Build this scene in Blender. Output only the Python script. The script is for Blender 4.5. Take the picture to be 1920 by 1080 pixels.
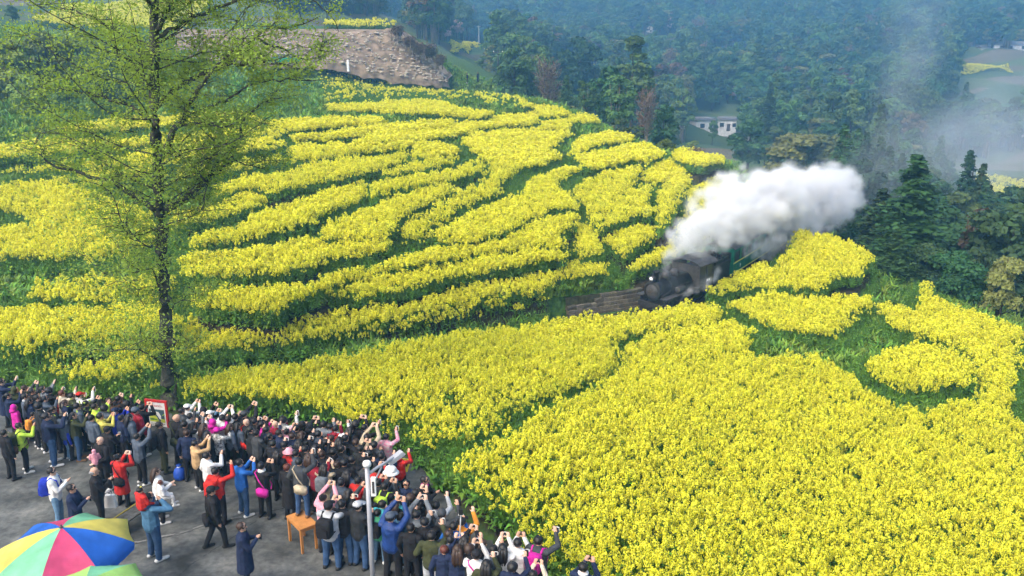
import bpy, bmesh, math, random
import numpy as np
from mathutils import Vector, Matrix, Euler

R = math.radians
scene = bpy.context.scene
for o in list(bpy.data.objects):
    bpy.data.objects.remove(o)
COL = scene.collection

# ------------------------------------------------------------------ camera
F_PX, CX, CY = 1600.0, 960.0, 540.0          # focal length in photo pixels
CAM = np.array([0.0, 0.0, 13.0])
PITCH = R(16.04)
cam_data = bpy.data.cameras.new('camera')
cam_data.sensor_width = 36.0
cam_data.lens = 36.0 * F_PX / 1920.0
cam_data.clip_start = 0.1
cam_data.clip_end = 5000.0
cam = bpy.data.objects.new('camera', cam_data)
cam.location = CAM
cam.rotation_euler = (R(90) - PITCH, 0, 0)
COL.objects.link(cam)
scene.camera = cam

# ------------------------------------------------------------------ world, sun, exposure
SUN_EL, SUN_AZ = 48.0, -130.0                 # high soft light from behind and left of the camera
world = bpy.data.worlds.new('World')
scene.world = world
world.use_nodes = True
wn = world.node_tree
sky = wn.nodes.new('ShaderNodeTexSky')
sky.sky_type = 'NISHITA'
sky.sun_disc = False
sky.sun_elevation = R(SUN_EL)
sky.sun_rotation = R(SUN_AZ)
sky.air_density = 1.0
sky.dust_density = 7.0
sky.ozone_density = 1.0
bg = wn.nodes['Background']
bg.inputs['Strength'].default_value = 0.15
wn.links.new(sky.outputs['Color'], bg.inputs['Color'])

sun_data = bpy.data.lights.new('sun', 'SUN')
sun_data.energy = 1.1
sun_data.angle = R(90)
sun_data.color = (1.0, 0.96, 0.90)
sun = bpy.data.objects.new('sun', sun_data)
sd = Vector((math.sin(R(SUN_AZ)) * math.cos(R(SUN_EL)), math.cos(R(SUN_AZ)) * math.cos(R(SUN_EL)), math.sin(R(SUN_EL))))
sun.rotation_euler = sd.to_track_quat('Z', 'Y').to_euler()
COL.objects.link(sun)

scene.view_settings.view_transform = 'Standard'
scene.view_settings.look = 'None'
scene.view_settings.exposure = 1.12
scene.view_settings.gamma = 1.0
scene.view_settings.use_curve_mapping = False
scene.render.engine = 'CYCLES'
scene.cycles.max_bounces = 6
scene.cycles.diffuse_bounces = 2
scene.cycles.glossy_bounces = 2
scene.cycles.transmission_bounces = 4
scene.cycles.transparent_max_bounces = 8
scene.cycles.volume_bounces = 3
scene.cycles.use_adaptive_sampling = True
scene.cycles.adaptive_threshold = 0.05
scene.cycles.adaptive_min_samples = 16
scene.cycles.use_light_tree = False
scene.cycles.use_denoising = True
scene.cycles.volume_step_rate = 2.0
scene.cycles.volume_max_steps = 256

rng = np.random.default_rng(7)
random.seed(7)

# ------------------------------------------------------------------ helpers
def tag(o, label=None, cat=None, group=None, kind=None):
    if label: o['label'] = label
    if cat: o['category'] = cat
    if group: o['group'] = group
    if kind: o['kind'] = kind
    return o

def empty(name, loc=(0, 0, 0), rz=0.0):
    o = bpy.data.objects.new(name, None)
    o.empty_display_size = 0.2
    o.location = loc
    o.rotation_euler = (0, 0, rz)
    COL.objects.link(o)
    return o

def link(name, mesh, parent=None, loc=None, rot=None):
    o = bpy.data.objects.new(name, mesh)
    COL.objects.link(o)
    if parent is not None: o.parent = parent
    if loc is not None: o.location = loc
    if rot is not None: o.rotation_euler = rot
    return o

def np_mesh(name, verts, faces, mats=(), midx=None, smooth=False):
    """faces: (n,3) or (n,4) int array"""
    me = bpy.data.meshes.new(name)
    verts = np.asarray(verts, np.float32); faces = np.asarray(faces, np.int32)
    n, k = faces.shape
    me.vertices.add(len(verts)); me.vertices.foreach_set('co', verts.ravel())
    me.loops.add(n * k); me.loops.foreach_set('vertex_index', faces.ravel())
    me.polygons.add(n)
    me.polygons.foreach_set('loop_start', np.arange(0, n * k, k, dtype=np.int32))
    for m in mats: me.materials.append(m)
    if midx is not None: me.polygons.foreach_set('material_index', np.asarray(midx, np.int32))
    if smooth: me.polygons.foreach_set('use_smooth', np.ones(n, bool))
    me.update(calc_edges=True)
    me.validate()
    return me

class MB:
    """collects shapes, then builds one mesh object"""
    def __init__(s): s.v = []; s.f = []; s.m = []
    def add(s, verts, faces, m=0):
        b = len(s.v)
        s.v += [tuple(v) for v in verts]
        s.f += [tuple(b + i for i in f) for f in faces]
        s.m += [m] * len(faces)
        return s
    def box(s, c, d, m=0, rz=0.0, rot=None, taper=1.0):
        hx, hy, hz = d[0] / 2, d[1] / 2, d[2] / 2
        vs = []
        for z, k in ((-hz, 1.0), (hz, taper)):
            for x, y in ((-hx, -hy), (hx, -hy), (hx, hy), (-hx, hy)):
                vs.append(Vector((x * k, y * k, z)))
        M = Matrix.Rotation(rz, 3, 'Z') if rot is None else Euler(rot).to_matrix()
        vs = [M @ v + Vector(c) for v in vs]
        return s.add(vs, [(3, 2, 1, 0), (4, 5, 6, 7), (0, 1, 5, 4), (1, 2, 6, 5), (2, 3, 7, 6), (3, 0, 4, 7)], m)
    def tube(s, pts, rads, n=8, m=0, cap=True):
        pts = [Vector(p) for p in pts]
        if not hasattr(rads, '__len__'): rads = [rads] * len(pts)
        b = len(s.v); up = Vector((0, 0, 1))
        for i, p in enumerate(pts):
            t = (pts[min(i + 1, len(pts) - 1)] - pts[max(i - 1, 0)])
            if t.length < 1e-9: t = Vector((0, 0, 1))
            t.normalize()
            a = t.cross(up)
            if a.length < 0.05: a = t.cross(Vector((1, 0, 0)))
            a.normalize(); c = t.cross(a)
            for k in range(n):
                w = 2 * math.pi * k / n
                s.v.append(tuple(p + (a * math.cos(w) + c * math.sin(w)) * rads[i]))
        for i in range(len(pts) - 1):
            for k in range(n):
                s.f.append((b + i * n + k, b + i * n + (k + 1) % n, b + (i + 1) * n + (k + 1) % n, b + (i + 1) * n + k)); s.m.append(m)
        if cap:
            s.f.append(tuple(b + k for k in range(n))[::-1]); s.m.append(m)
            e = b + (len(pts) - 1) * n
            s.f.append(tuple(e + k for k in range(n))); s.m.append(m)
        return s
    def lathe(s, prof, n=12, m=0, c=(0, 0, 0), M=None):
        """prof = [(r, z)...]; axis z, then matrix M, then c"""
        b = len(s.v); M = M or Matrix.Identity(3)
        for r, z in prof:
            for k in range(n):
                w = 2 * math.pi * k / n
                s.v.append(tuple(M @ Vector((r * math.cos(w), r * math.sin(w), z)) + Vector(c)))
        for i in range(len(prof) - 1):
            for k in range(n):
                s.f.append((b + i * n + k, b + i * n + (k + 1) % n, b + (i + 1) * n + (k + 1) % n, b + (i + 1) * n + k)); s.m.append(m)
        s.f.append(tuple(b + k for k in range(n))[::-1]); s.m.append(m)
        e = b + (len(prof) - 1) * n
        s.f.append(tuple(e + k for k in range(n))); s.m.append(m)
        return s
    def ell(s, c, r, nu=10, nv=7, m=0, M=None):
        M = M or Matrix.Identity(3); b = len(s.v); c = Vector(c)
        for i in range(nv + 1):
            th = math.pi * i / nv
            for k in range(nu):
                ph = 2 * math.pi * k / nu
                s.v.append(tuple(M @ Vector((r[0] * math.sin(th) * math.cos(ph), r[1] * math.sin(th) * math.sin(ph), r[2] * math.cos(th))) + c))
        for i in range(nv):
            for k in range(nu):
                s.f.append((b + i * nu + k, b + (i + 1) * nu + k, b + (i + 1) * nu + (k + 1) % nu, b + i * nu + (k + 1) % nu)); s.m.append(m)
        return s
    def mesh(s, name, mats, smooth=False):
        me = bpy.data.meshes.new(name)
        me.from_pydata(s.v, [], s.f)
        for m in (mats if isinstance(mats, (list, tuple)) else [mats]): me.materials.append(m)
        me.polygons.foreach_set('material_index', s.m)
        if smooth: me.polygons.foreach_set('use_smooth', [True] * len(s.f))
        me.update()
        return me
    def build(s, name, mats, parent=None, smooth=False, loc=None, rot=None):
        return link(name, s.mesh(name, mats, smooth), parent, loc, rot)

# ------------------------------------------------------------------ materials
MATS = {}
def mat(name, col, rough=0.8, var=0.25, scale=6.0, bump=0.0, bscale=40.0, transl=0.0, metal=0.0, hue=0.0, spec=0.3, coord='Object', col2=None, emit=0.0, randv=0.0):
    """principled + noise variation of the base colour (+ translucency, + bump, + per-object value change)"""
    if name in MATS: return MATS[name]
    m = bpy.data.materials.new(name); m.use_nodes = True
    nt = m.node_tree; N = nt.nodes; L = nt.links
    bs = N['Principled BSDF']; out = N['Material Output']
    bs.inputs['Roughness'].default_value = rough
    bs.inputs['Metallic'].default_value = metal
    bs.inputs['Specular IOR Level'].default_value = spec
    tc = N.new('ShaderNodeTexCoord')
    c = col
    col_out = None
    if var > 0:
        nz = N.new('ShaderNodeTexNoise'); nz.inputs['Scale'].default_value = scale; nz.inputs['Detail'].default_value = 5
        L.new(tc.outputs[coord], nz.inputs['Vector'])
        rp = N.new('ShaderNodeValToRGB')
        lo = tuple(max(0, x * (1 - var)) for x in c)
        hi = tuple(min(1, x * (1 + var)) for x in (col2 or c))
        rp.color_ramp.elements[0].position = 0.3; rp.color_ramp.elements[1].position = 0.7
        rp.color_ramp.elements[0].color = (*lo, 1); rp.color_ramp.elements[1].color = (*hi, 1)
        L.new(nz.outputs['Fac'], rp.inputs['Fac'])
        col_out = rp.outputs['Color']
    if hue > 0 or randv > 0:
        oi = N.new('ShaderNodeObjectInfo')
        hs = N.new('ShaderNodeHueSaturation')
        mr = N.new('ShaderNodeMapRange'); mr.inputs['To Min'].default_value = 0.5 - hue; mr.inputs['To Max'].default_value = 0.5 + hue
        L.new(oi.outputs['Random'], mr.inputs['Value']); L.new(mr.outputs['Result'], hs.inputs['Hue'])
        mv = N.new('ShaderNodeMath'); mv.operation = 'MULTIPLY'; mv.inputs[1].default_value = 7.31
        fr = N.new('ShaderNodeMath'); fr.operation = 'FRACT'
        L.new(oi.outputs['Random'], mv.inputs[0]); L.new(mv.outputs[0], fr.inputs[0])
        m2 = N.new('ShaderNodeMapRange'); m2.inputs['To Min'].default_value = 1 - randv; m2.inputs['To Max'].default_value = 1 + randv
        L.new(fr.outputs[0], m2.inputs['Value']); L.new(m2.outputs['Result'], hs.inputs['Value'])
        if col_out: L.new(col_out, hs.inputs['Color'])
        else: hs.inputs['Color'].default_value = (*c, 1)
        col_out = hs.outputs['Color']
    if col_out: L.new(col_out, bs.inputs['Base Color'])
    else: bs.inputs['Base Color'].default_value = (*c, 1)
    if bump > 0:
        nb = N.new('ShaderNodeTexNoise'); nb.inputs['Scale'].default_value = bscale; nb.inputs['Detail'].default_value = 4
        L.new(tc.outputs[coord], nb.inputs['Vector'])
        bp = N.new('ShaderNodeBump'); bp.inputs['Strength'].default_value = bump; bp.inputs['Distance'].default_value = 0.05
        L.new(nb.outputs['Fac'], bp.inputs['Height']); L.new(bp.outputs['Normal'], bs.inputs['Normal'])
    if emit > 0:
        bs.inputs['Emission Color'].default_value = (*c, 1); bs.inputs['Emission Strength'].default_value = emit
    if transl > 0:
        tr = N.new('ShaderNodeBsdfTranslucent'); mx = N.new('ShaderNodeMixShader'); mx.inputs['Fac'].default_value = transl
        if col_out: L.new(col_out, tr.inputs['Color'])
        else: tr.inputs['Color'].default_value = (*c, 1)
        L.new(bs.outputs['BSDF'], mx.inputs[1]); L.new(tr.outputs['BSDF'], mx.inputs[2]); L.new(mx.outputs['Shader'], out.inputs['Surface'])
    MATS[name] = m
    return m

# ------------------------------------------------------------------ photo pixel -> ray
SP, CP = math.sin(PITCH), math.cos(PITCH)
def ray(px, py):
    u = (np.asarray(px, float) - CX) / F_PX; v = (CY - np.asarray(py, float)) / F_PX
    return np.stack([u, v * SP + CP, v * CP - SP], -1)
def at_y(px, py, Y):
    d = ray(px, py); return CAM + d * (Y / d[..., 1:2])
def at_z(px, py, z):
    d = ray(px, py); return CAM + d * ((z - CAM[2]) / d[..., 2:3])
def project(P):
    P = np.asarray(P, float) - CAM
    dep = P[..., 1] * CP - P[..., 2] * SP
    return CX + F_PX * P[..., 0] / dep, CY - F_PX * (P[..., 1] * SP + P[..., 2] * CP) / dep
# ------------------------------------------------------------------ terrain: heights through surveyed points
CTRL_Z = [  # photo pixel, ground height
 (0,1080,0),(500,1080,0),(900,1080,0),(0,900,0),(0,770,0),(300,785,0),(560,820,0),(760,880,0),(870,990,0),
 (1100,1080,-.3),(850,870,-.3),(1500,1080,-1.0),(1900,1080,-1.7),(1000,760,-.8),(1400,820,-1.4),(1400,670,-2.0),
 (1800,850,-2.5),(1850,700,-3.1),(1900,630,-3.9),(1700,600,-3.0),(1560,620,-2.7),(1500,500,-2.1),(1620,490,-3.0),
 (1350,565,-2.5),(1250,590,-2.3),(1000,628,-1.8),(700,672,-1.2),(450,705,-.7),(1400,495,-2.6),(1480,450,-3.0),
 (700,625,-.4),(700,525,.4),(700,475,1.0),(700,425,1.6),(700,390,2.1),(700,345,2.7),(700,300,3.3),(700,262,4.0),(700,240,4.5),(700,206,5.3),
 (330,665,-.2),(200,640,0),(200,545,.6),(200,455,1.2),(200,400,1.9),(200,330,3.1),(250,262,4.5),(250,228,5.4),(100,240,5.4),(0,400,1.8),(0,310,3.4),(0,560,.6),(0,700,0),
 (1000,565,-.9),(1000,500,-.1),(1000,450,.5),(1000,400,1.1),(1000,350,1.7),(1000,300,2.3),(1000,255,3.0),
 (1190,520,-1.4),(1250,455,-.7),(1250,400,.1),(1250,350,.6),(1250,310,1.0),(1150,300,1.9),(1130,262,2.4),(1350,320,.4),(1400,400,-1.5),(1330,420,-.8),
]
CTRL_Y = [  # photo pixel, distance ahead of the camera
 (700,172,134),(1000,205,128),(1060,214,113),(905,152,165),(800,147,150),(600,128,140),(535,124,137),(300,125,122),(100,120,112),
 (620,58,160),(740,62,160),(400,58,158),(200,20,190),(60,20,180),
 (1340,243,256),(1600,300,205),(1900,352,150),(1880,200,300),(1870,132,350),(1880,92,392),(1500,100,420),(1500,-10,600),
 (1350,150,330),(1100,130,380),(900,92,430),(1200,60,470),(900,-10,600),(1900,-10,600),(1200,-10,600),(1700,200,300),(1500,200,300),
]
CTRL_W = [
 (-30,8,0),(-35,25,0),(0,4,0),(12,12,-.6),(30,8,-2),(26,20,-2),(40,30,-7),
 (14,140,-5),(24,120,-6),(28,104,-6),(34,92,-7),(34,72,-9),(40,60,-10),(40,48,-9),(55,40,-13),(60,70,-14),(90,60,-14),(50,100,-13),(40,140,-13),(30,180,-10),(100,120,-14),
 (10,215,-4),(-30,230,16),(-8,185,8),
 (0,900,125),(400,900,140),(-300,900,135),(-400,400,70),(500,400,20),(600,150,-8),(-160,160,24),(-110,60,8),(-80,25,3),(-70,95,9),(200,80,-14),(0,1400,220),(800,1400,220),(-800,1400,220),(-120,300,45),
]
_P = [at_z(a, b, c) for a, b, c in CTRL_Z] + [at_y(a, b, c) for a, b, c in CTRL_Y] + [np.array(p, float) for p in CTRL_W]
_P = np.array(_P)
_S2 = 4.0
def _phi(d2): return -np.sqrt(d2 + _S2)
_n = len(_P)
_A = np.zeros((_n + 3, _n + 3))
_d2 = ((_P[:, None, :2] - _P[None, :, :2]) ** 2).sum(-1)
_A[:_n, :_n] = _phi(_d2) - 0.5 * np.eye(_n)         # a little smoothing
_A[:_n, _n] = 1; _A[:_n, _n + 1:] = _P[:, :2]; _A[_n:, :_n] = _A[:_n, _n:].T
_W = np.linalg.solve(_A, np.concatenate([_P[:, 2], np.zeros(3)]))
def base_z(X, Y):
    X = np.asarray(X, float); Y = np.asarray(Y, float); sh = X.shape; x = X.ravel(); y = Y.ravel()
    out = np.empty(len(x))
    for i in range(0, len(x), 60000):
        a = x[i:i + 60000]; b = y[i:i + 60000]
        d2 = (a[:, None] - _P[None, :, 0]) ** 2 + (b[:, None] - _P[None, :, 1]) ** 2
        out[i:i + 60000] = _phi(d2) @ _W[:_n] + _W[_n] + _W[_n + 1] * a + _W[_n + 2] * b
    return out.reshape(sh)
_TS = np.concatenate([np.arange(10, 120, 0.4), np.geomspace(120, 1300, 240)])
def hit(px, py, up=0.0):
    """where the ray of a photo pixel meets the terrain (raised by up)"""
    d = np.atleast_2d(ray(px, py)); d = d / d[:, 1:2]
    T = _TS[None, :]
    X = d[:, 0:1] * T; Z = CAM[2] + d[:, 2:3] * T
    g = base_z(X, np.broadcast_to(T, X.shape)) + up
    below = Z < g
    i = np.where(below.any(1), below.argmax(1), len(_TS) - 1); i = np.maximum(i, 1)
    r = np.arange(len(d))
    a0 = (Z - g)[r, i - 1]; a1 = (Z - g)[r, i]
    w = np.clip(a0 / np.maximum(a0 - a1, 1e-6), 0, 1)
    t = _TS[i - 1] + (_TS[i] - _TS[i - 1]) * w
    P = np.stack([d[:, 0] * t, t, CAM[2] + d[:, 2] * t - up], -1)
    return P
def hit1(px, py, up=0.0): return hit([px], [py], up)[0]

def in_poly(X, Y, poly):
    X = np.asarray(X); Y = np.asarray(Y); ins = np.zeros(X.shape, bool)
    n = len(poly); j = n - 1
    for i in range(n):
        xi, yi = poly[i]; xj, yj = poly[j]
        if yi != yj:
            c = ((yi > Y) != (yj > Y)) & (X < (xj - xi) * (Y - yi) / (yj - yi) + xi)
            ins ^= c
        j = i
    return ins
def edge_dist(X, Y, poly):
    d = np.full(np.shape(X), 1e9); n = len(poly)
    for i in range(n):
        ax, ay = poly[i]; bx, by = poly[(i + 1) % n]
        ex, ey = bx - ax, by - ay; L2 = ex * ex + ey * ey + 1e-9
        t = np.clip(((X - ax) * ex + (Y - ay) * ey) / L2, 0, 1)
        d = np.minimum(d, np.hypot(X - ax - t * ex, Y - ay - t * ey))
    return d

# ------------------------------------------------------------------ the plots, outlined by their flower canopy
HC = 1.15
# name: (zone, flower share, drape?, outline)
PLOTS = {
'T1': (1,1.0,0,[(300,600),(440,592),(485,595),(497,612),(570,590),(682,575),(795,557),(872,532),(960,507),(1040,492),(1082,487),(1135,492),(1165,515),(1160,523),(1085,534),(985,560),(900,577),(795,605),(670,632),(570,642),(440,655),(320,672)]),
'T2a':(1,1.0,0,[(360,540),(440,537),(510,528),(590,532),(602,515),(695,497),(745,487),(795,465),(850,458),(935,445),(985,425),(1035,402),(1082,397),(1092,407),(1070,425),(1052,437),(1065,457),(1010,460),(960,470),(885,480),(800,500),(700,518),(610,540),(540,562),(520,580),(440,572),(370,565)]),
'T2b':(1,1.0,0,[(700,520),(800,503),(885,484),(960,475),(1010,468),(1062,470),(1057,478),(985,490),(910,501),(835,516),(790,530),(760,537),(690,545),(610,548)]),
'T3': (1,1.0,0,[(340,478),(382,472),(480,462),(520,452),(570,446),(650,446),(730,445),(734,462),(695,470),(620,478),(582,495),(520,508),(445,510),(415,515),(340,510)]),
'M1': (2,1.0,1,[(862,260),(900,247),(960,242),(1010,244),(1070,240),(1072,250),(1037,275),(1052,290),(1035,302),(975,315),(940,337),(945,357),(900,373),(865,390),(812,420),(805,445),(760,447),(748,430),(757,415),(770,405),(805,390),(867,352),(915,332),(922,318),(900,290),(880,275)]),
'N1': (2,1.0,0,[(1010,230),(1065,216),(1095,212),(1122,220),(1125,228),(1075,228),(1068,239),(1010,240)]),
'N2': (2,1.0,0,[(962,178),(985,188),(1005,197),(1030,195),(1055,200),(1065,212),(1045,217),(1012,218),(997,208),(975,196)]),
'N3': (2,1.0,0,[(657,264),(700,251),(760,246),(855,230),(910,217),(960,215),(1005,211),(1008,222),(1000,232),(955,234),(905,240),(885,246),(822,256),(760,262),(700,267),(660,269)]),
'r1': (2,1.0,0,[(500,226),(595,222),(705,217),(728,224),(695,229),(620,235),(570,241),(505,238)]),
'r2': (2,1.0,0,[(542,253),(632,245),(720,232),(795,227),(850,226),(835,236),(795,240),(670,252),(620,258),(545,262)]),
'r4': (2,1.0,0,[(537,276),(595,270),(640,266),(665,272),(720,269),(790,262),(830,262),(800,270),(745,275),(670,284),(595,294),(545,297)]),
'r5a':(2,1.0,0,[(770,279),(810,267),(862,276),(860,283),(800,294),(770,292)]),
'r5': (2,1.0,0,[(545,320),(577,306),(645,296),(710,292),(765,281),(770,293),(745,303),(705,316),(645,328),(585,341),(530,352),(480,356),(402,358),(400,348),(460,328)]),
'r6': (2,1.0,0,[(720,318),(760,305),(855,291),(853,300),(785,315),(745,322),(712,328)]),
'r7': (2,1.0,0,[(692,342),(760,330),(835,318),(890,301),(907,300),(906,315),(850,334),(785,347),(740,353),(695,368)]),
'r8': (2,1.0,0,[(355,442),(445,424),(470,403),(515,388),(570,372),(615,353),(683,339),(687,362),(655,380),(595,400),(590,412),(520,428),(470,442),(357,458)]),
'r8l':(2,1.0,0,[(322,400),(395,385),(457,366),(477,364),(500,370),(470,388),(395,406),(322,420)]),
'r9': (2,1.0,0,[(598,426),(657,401),(730,371),(795,353),(835,343),(852,350),(822,370),(770,390),(750,402),(742,420),(722,440),(690,443),(607,440)]),
'M2': (2,1.0,0,[(985,340),(1010,328),(1060,312),(1092,315),(1070,325),(1045,337),(1050,352),(1080,365),(1084,387),(1055,389),(1030,387),(1022,398),(980,415),(935,434),(880,449),(815,446),(822,432),(860,405),(910,382),(967,365),(985,360)]),
'M3': (3,1.0,0,[(1071,355),(1094,337),(1125,326),(1183,312),(1219,312),(1192,328),(1188,354),(1222,342),(1226,400),(1228,418),(1205,412),(1183,408),(1133,424),(1102,421),(1108,402),(1100,387),(1085,372)]),
'M3b':(3,1.0,0,[(1130,443),(1165,430),(1205,420),(1228,426),(1232,440),(1200,455),(1172,474),(1150,460),(1135,457)]),
'M4': (3,1.0,0,[(1080,417),(1105,417),(1132,460),(1132,472),(1092,475),(1075,465),(1080,450)]),
'M5': (3,.9,0,[(1172,497),(1200,480),(1240,455),(1262,440),(1275,470),(1245,498),(1200,512)]),
'Q1': (3,1.0,0,[(1077,266),(1100,253),(1146,247),(1192,253),(1190,260),(1146,265),(1106,272),(1104,280),(1069,282)]),
'Q2': (3,1.0,0,[(1069,291),(1104,285),(1173,272),(1208,266),(1235,278),(1252,290),(1245,300),(1210,292),(1225,303),(1187,299),(1133,311),(1098,315),(1092,303)]),
'Q3': (3,1.0,0,[(1222,313),(1250,297),(1271,299),(1294,314),(1300,340),(1280,355),(1270,385),(1255,410),(1235,425),(1230,400),(1231,350),(1256,343),(1254,335),(1221,341),(1194,331)]),
'Q4': (3,1.0,0,[(1298,320),(1312,310),(1333,314),(1342,322),(1325,332),(1298,333)]),
'Q5': (3,1.0,0,[(1265,280),(1292,278),(1321,287),(1354,293),(1373,307),(1354,318),(1333,312),(1292,303),(1265,293)]),
'Q6': (3,1.0,1,[(1292,350),(1340,333),(1380,325),(1390,370),(1350,420),(1290,440),(1265,430),(1283,385)]),
'Q7': (3,1.0,1,[(1400,345),(1450,352),(1470,395),(1440,420),(1400,400)]),
'U1': (2,.95,0,[(606,194),(670,194),(740,187),(825,187),(860,201),(925,211),(905,217),(800,212),(720,208),(612,203)]),
'U2': (2,.05,1,[(600,128),(700,140),(780,146),(860,150),(930,150),(955,165),(975,185),(990,200),(940,198),(870,185),(800,182),(700,185),(610,188)]),
'La': (4,.5,0,[(100,238),(212,222),(335,214),(470,212),(500,222),(440,228),(330,232),(212,240),(120,246)]),
'Lb': (4,.5,0,[(0,318),(110,306),(220,292),(340,272),(470,258),(535,262),(540,272),(470,280),(340,300),(220,312),(110,320),(0,332)]),
'Lc': (4,.5,0,[(190,262),(330,250),(450,240),(530,245),(535,252),(450,256),(330,266),(200,276)]),
'Ld': (4,.5,0,[(330,312),(440,298),(530,287),(540,299),(470,312),(400,324),(330,332)]),
'Le': (4,.55,0,[(-30,272),(120,258),(185,262),(180,274),(100,284),(-30,296)]),
'Lf': (4,.6,0,[(130,322),(220,318),(300,312),(310,322),(220,336),(170,345)]),
'LB': (4,.85,1,[(-40,350),(0,345),(60,340),(125,333),(180,360),(260,385),(290,400),(290,455),(230,468),(180,480),(140,470),(90,480),(40,478),(-40,478),(-40,425),(40,415),(62,418),(40,400),(17,390),(-40,385)]),
'LL1':(4,.6,0,[(37,545),(100,525),(160,510),(240,515),(300,508),(330,520),(300,545),(220,555),(110,565),(40,560)]),
'LL2':(4,.55,0,[(-30,585),(60,572),(200,575),(300,555),(330,600),(330,650),(250,670),(180,662),(90,660),(50,650),(-30,640)]),
'LL3':(4,.6,0,[(72,685),(175,677),(280,668),(300,684),(220,700),(150,708),(70,704)]),
'LL4':(4,.95,0,[(160,735),(200,715),(300,705),(330,712),(300,748),(200,748)]),
'F1': (5,1.0,1,[(335,715),(445,688),(565,682),(620,667),(695,653),(795,633),(910,616),(1022,594),(1135,590),(1235,583),(1300,563),(1340,572),(1358,585),(1330,600),(1290,603),(1180,622),(1150,640),(1160,675),(1110,705),(1050,725),(960,770),(925,800),(870,815),(800,825),(755,810),(700,785),(560,768),(430,757),(335,745)]),
'F2': (6,1.0,1,[(1170,650),(1210,625),(1300,610),(1370,598),(1405,610),(1405,655),(1450,665),(1540,665),(1600,700),(1640,740),(1720,765),(1760,800),(1930,875),(2000,950),(2100,1300),(1230,1300),(1090,1110),(1040,1050),(1000,1010),(930,965),(870,915),(825,880),(850,860),(930,830),(960,800),(1010,770),(1100,730),(1170,685)]),
'K1': (7,1.0,0,[(1323,543),(1365,517),(1436,485),(1452,498),(1468,481),(1491,433),(1569,440),(1624,462),(1640,482),(1611,514),(1572,517),(1540,537),(1413,533),(1365,540),(1339,550)]),
'K2': (7,1.0,0,[(1358,563),(1436,550),(1582,556),(1634,556),(1650,569),(1611,579),(1588,608),(1553,627),(1456,608),(1394,582)]),
'K3': (7,1.0,1,[(1645,562),(1680,572),(1705,580),(1721,575),(1728,530),(1740,526),(1749,545),(1754,559),(1770,559),(1850,590),(1930,620),(1919,640),(1900,644),(1916,668),(1903,695),(1900,744),(1900,775),(1930,800),(1930,868),(1830,835),(1740,790),(1735,760),(1790,745),(1830,750),(1840,715),(1828,690),(1815,665),(1793,645),(1721,622),(1666,603)]),
'K4': (7,1.0,0,[(1618,682),(1640,660),(1705,640),(1770,647),(1812,666),(1828,689),(1825,715),(1770,721),(1705,721),(1650,708)]),
}
PLOT_W = {}
for k, (zone, share, drape, pix) in PLOTS.items():
    px = np.array([p[0] for p in pix], float); py = np.array([p[1] for p in pix], float)
    W = hit(px, py, HC)
    md = np.median(W[:, 1])
    for i in np.nonzero((W[:, 1] > md * 1.3) & (md > 70))[0]:           # a canopy edge that stands out over the ridge
        W[i] = at_y(px[i], py[i], md * 1.08)
    if drape:
        PLOT_W[k] = dict(poly=W[:, :2], plane=None, zone=zone, share=share)
        continue
    c = W.mean(0); e = 1.0
    gx = (base_z(c[0] + e, c[1]) - base_z(c[0] - e, c[1])) / (2 * e); gy = (base_z(c[0], c[1] + e) - base_z(c[0], c[1] - e)) / (2 * e)
    gx, gy = np.clip([gx, gy], -.12, .12)
    s = 0.55; zc = float(base_z(c[0], c[1])) + 0.1
    # plane z = zc + s*(g.(p-c)); canopy HC above it
    d = ray(px, py); n = np.array([-s * gx, -s * gy, 1.0])
    q = np.array([c[0], c[1], zc + HC])
    t = ((q - CAM) @ n) / (d @ n)
    t = np.where((t > 0) & ((t < md * 1.35) | (md < 70)), t, W[:, 1] / d[:, 1])
    Pw = CAM + d * t[:, None]
    PLOT_W[k] = dict(poly=Pw[:, :2], plane=(c[0], c[1], zc, s * gx, s * gy), zone=zone, share=share)

# the road and the railway in plan
ROAD = [tuple(at_z(a, b, 0)[:2]) for a, b in ((-300,735),(0,742),(170,757),(330,775),(470,790),(640,818),(755,850),(800,885),(830,925),(890,985),(960,1040),(1030,1095),(1130,1240))] + [(4, 5), (-30, 5)]
RAIL_PX = [(-250,752,-.4),(150,722,-.4),(330,708,-.6),(500,696,-.9),(700,672,-1.3),(900,636,-1.8),(1080,606,-2.2),(1180,592,-2.35),(1250,580,-2.45),(1320,545,-2.55),(1400,497,-2.65),(1480,452,-2.9),(1540,420,-3.1)]
RAIL = np.array([at_z(a, b, z) for a, b, z in RAIL_PX])
# resample by arc length (Catmull-Rom)
def spline(P, step):
    P = np.asarray(P, float); P = np.vstack([2 * P[0] - P[1], P, 2 * P[-1] - P[-2]]); out = []
    for i in range(1, len(P) - 2):
        n = max(2, int(np.linalg.norm(P[i + 1] - P[i]) / step))
        for k in range(n):
            t = k / n
            out.append(0.5 * ((2 * P[i]) + (-P[i - 1] + P[i + 1]) * t + (2 * P[i - 1] - 5 * P[i] + 4 * P[i + 1] - P[i + 2]) * t ** 2 + (-P[i - 1] + 3 * P[i] - 3 * P[i + 1] + P[i + 2]) * t ** 3))
    out.append(P[-2]); return np.array(out)
RAIL_C = spline(RAIL, 0.5)
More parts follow.
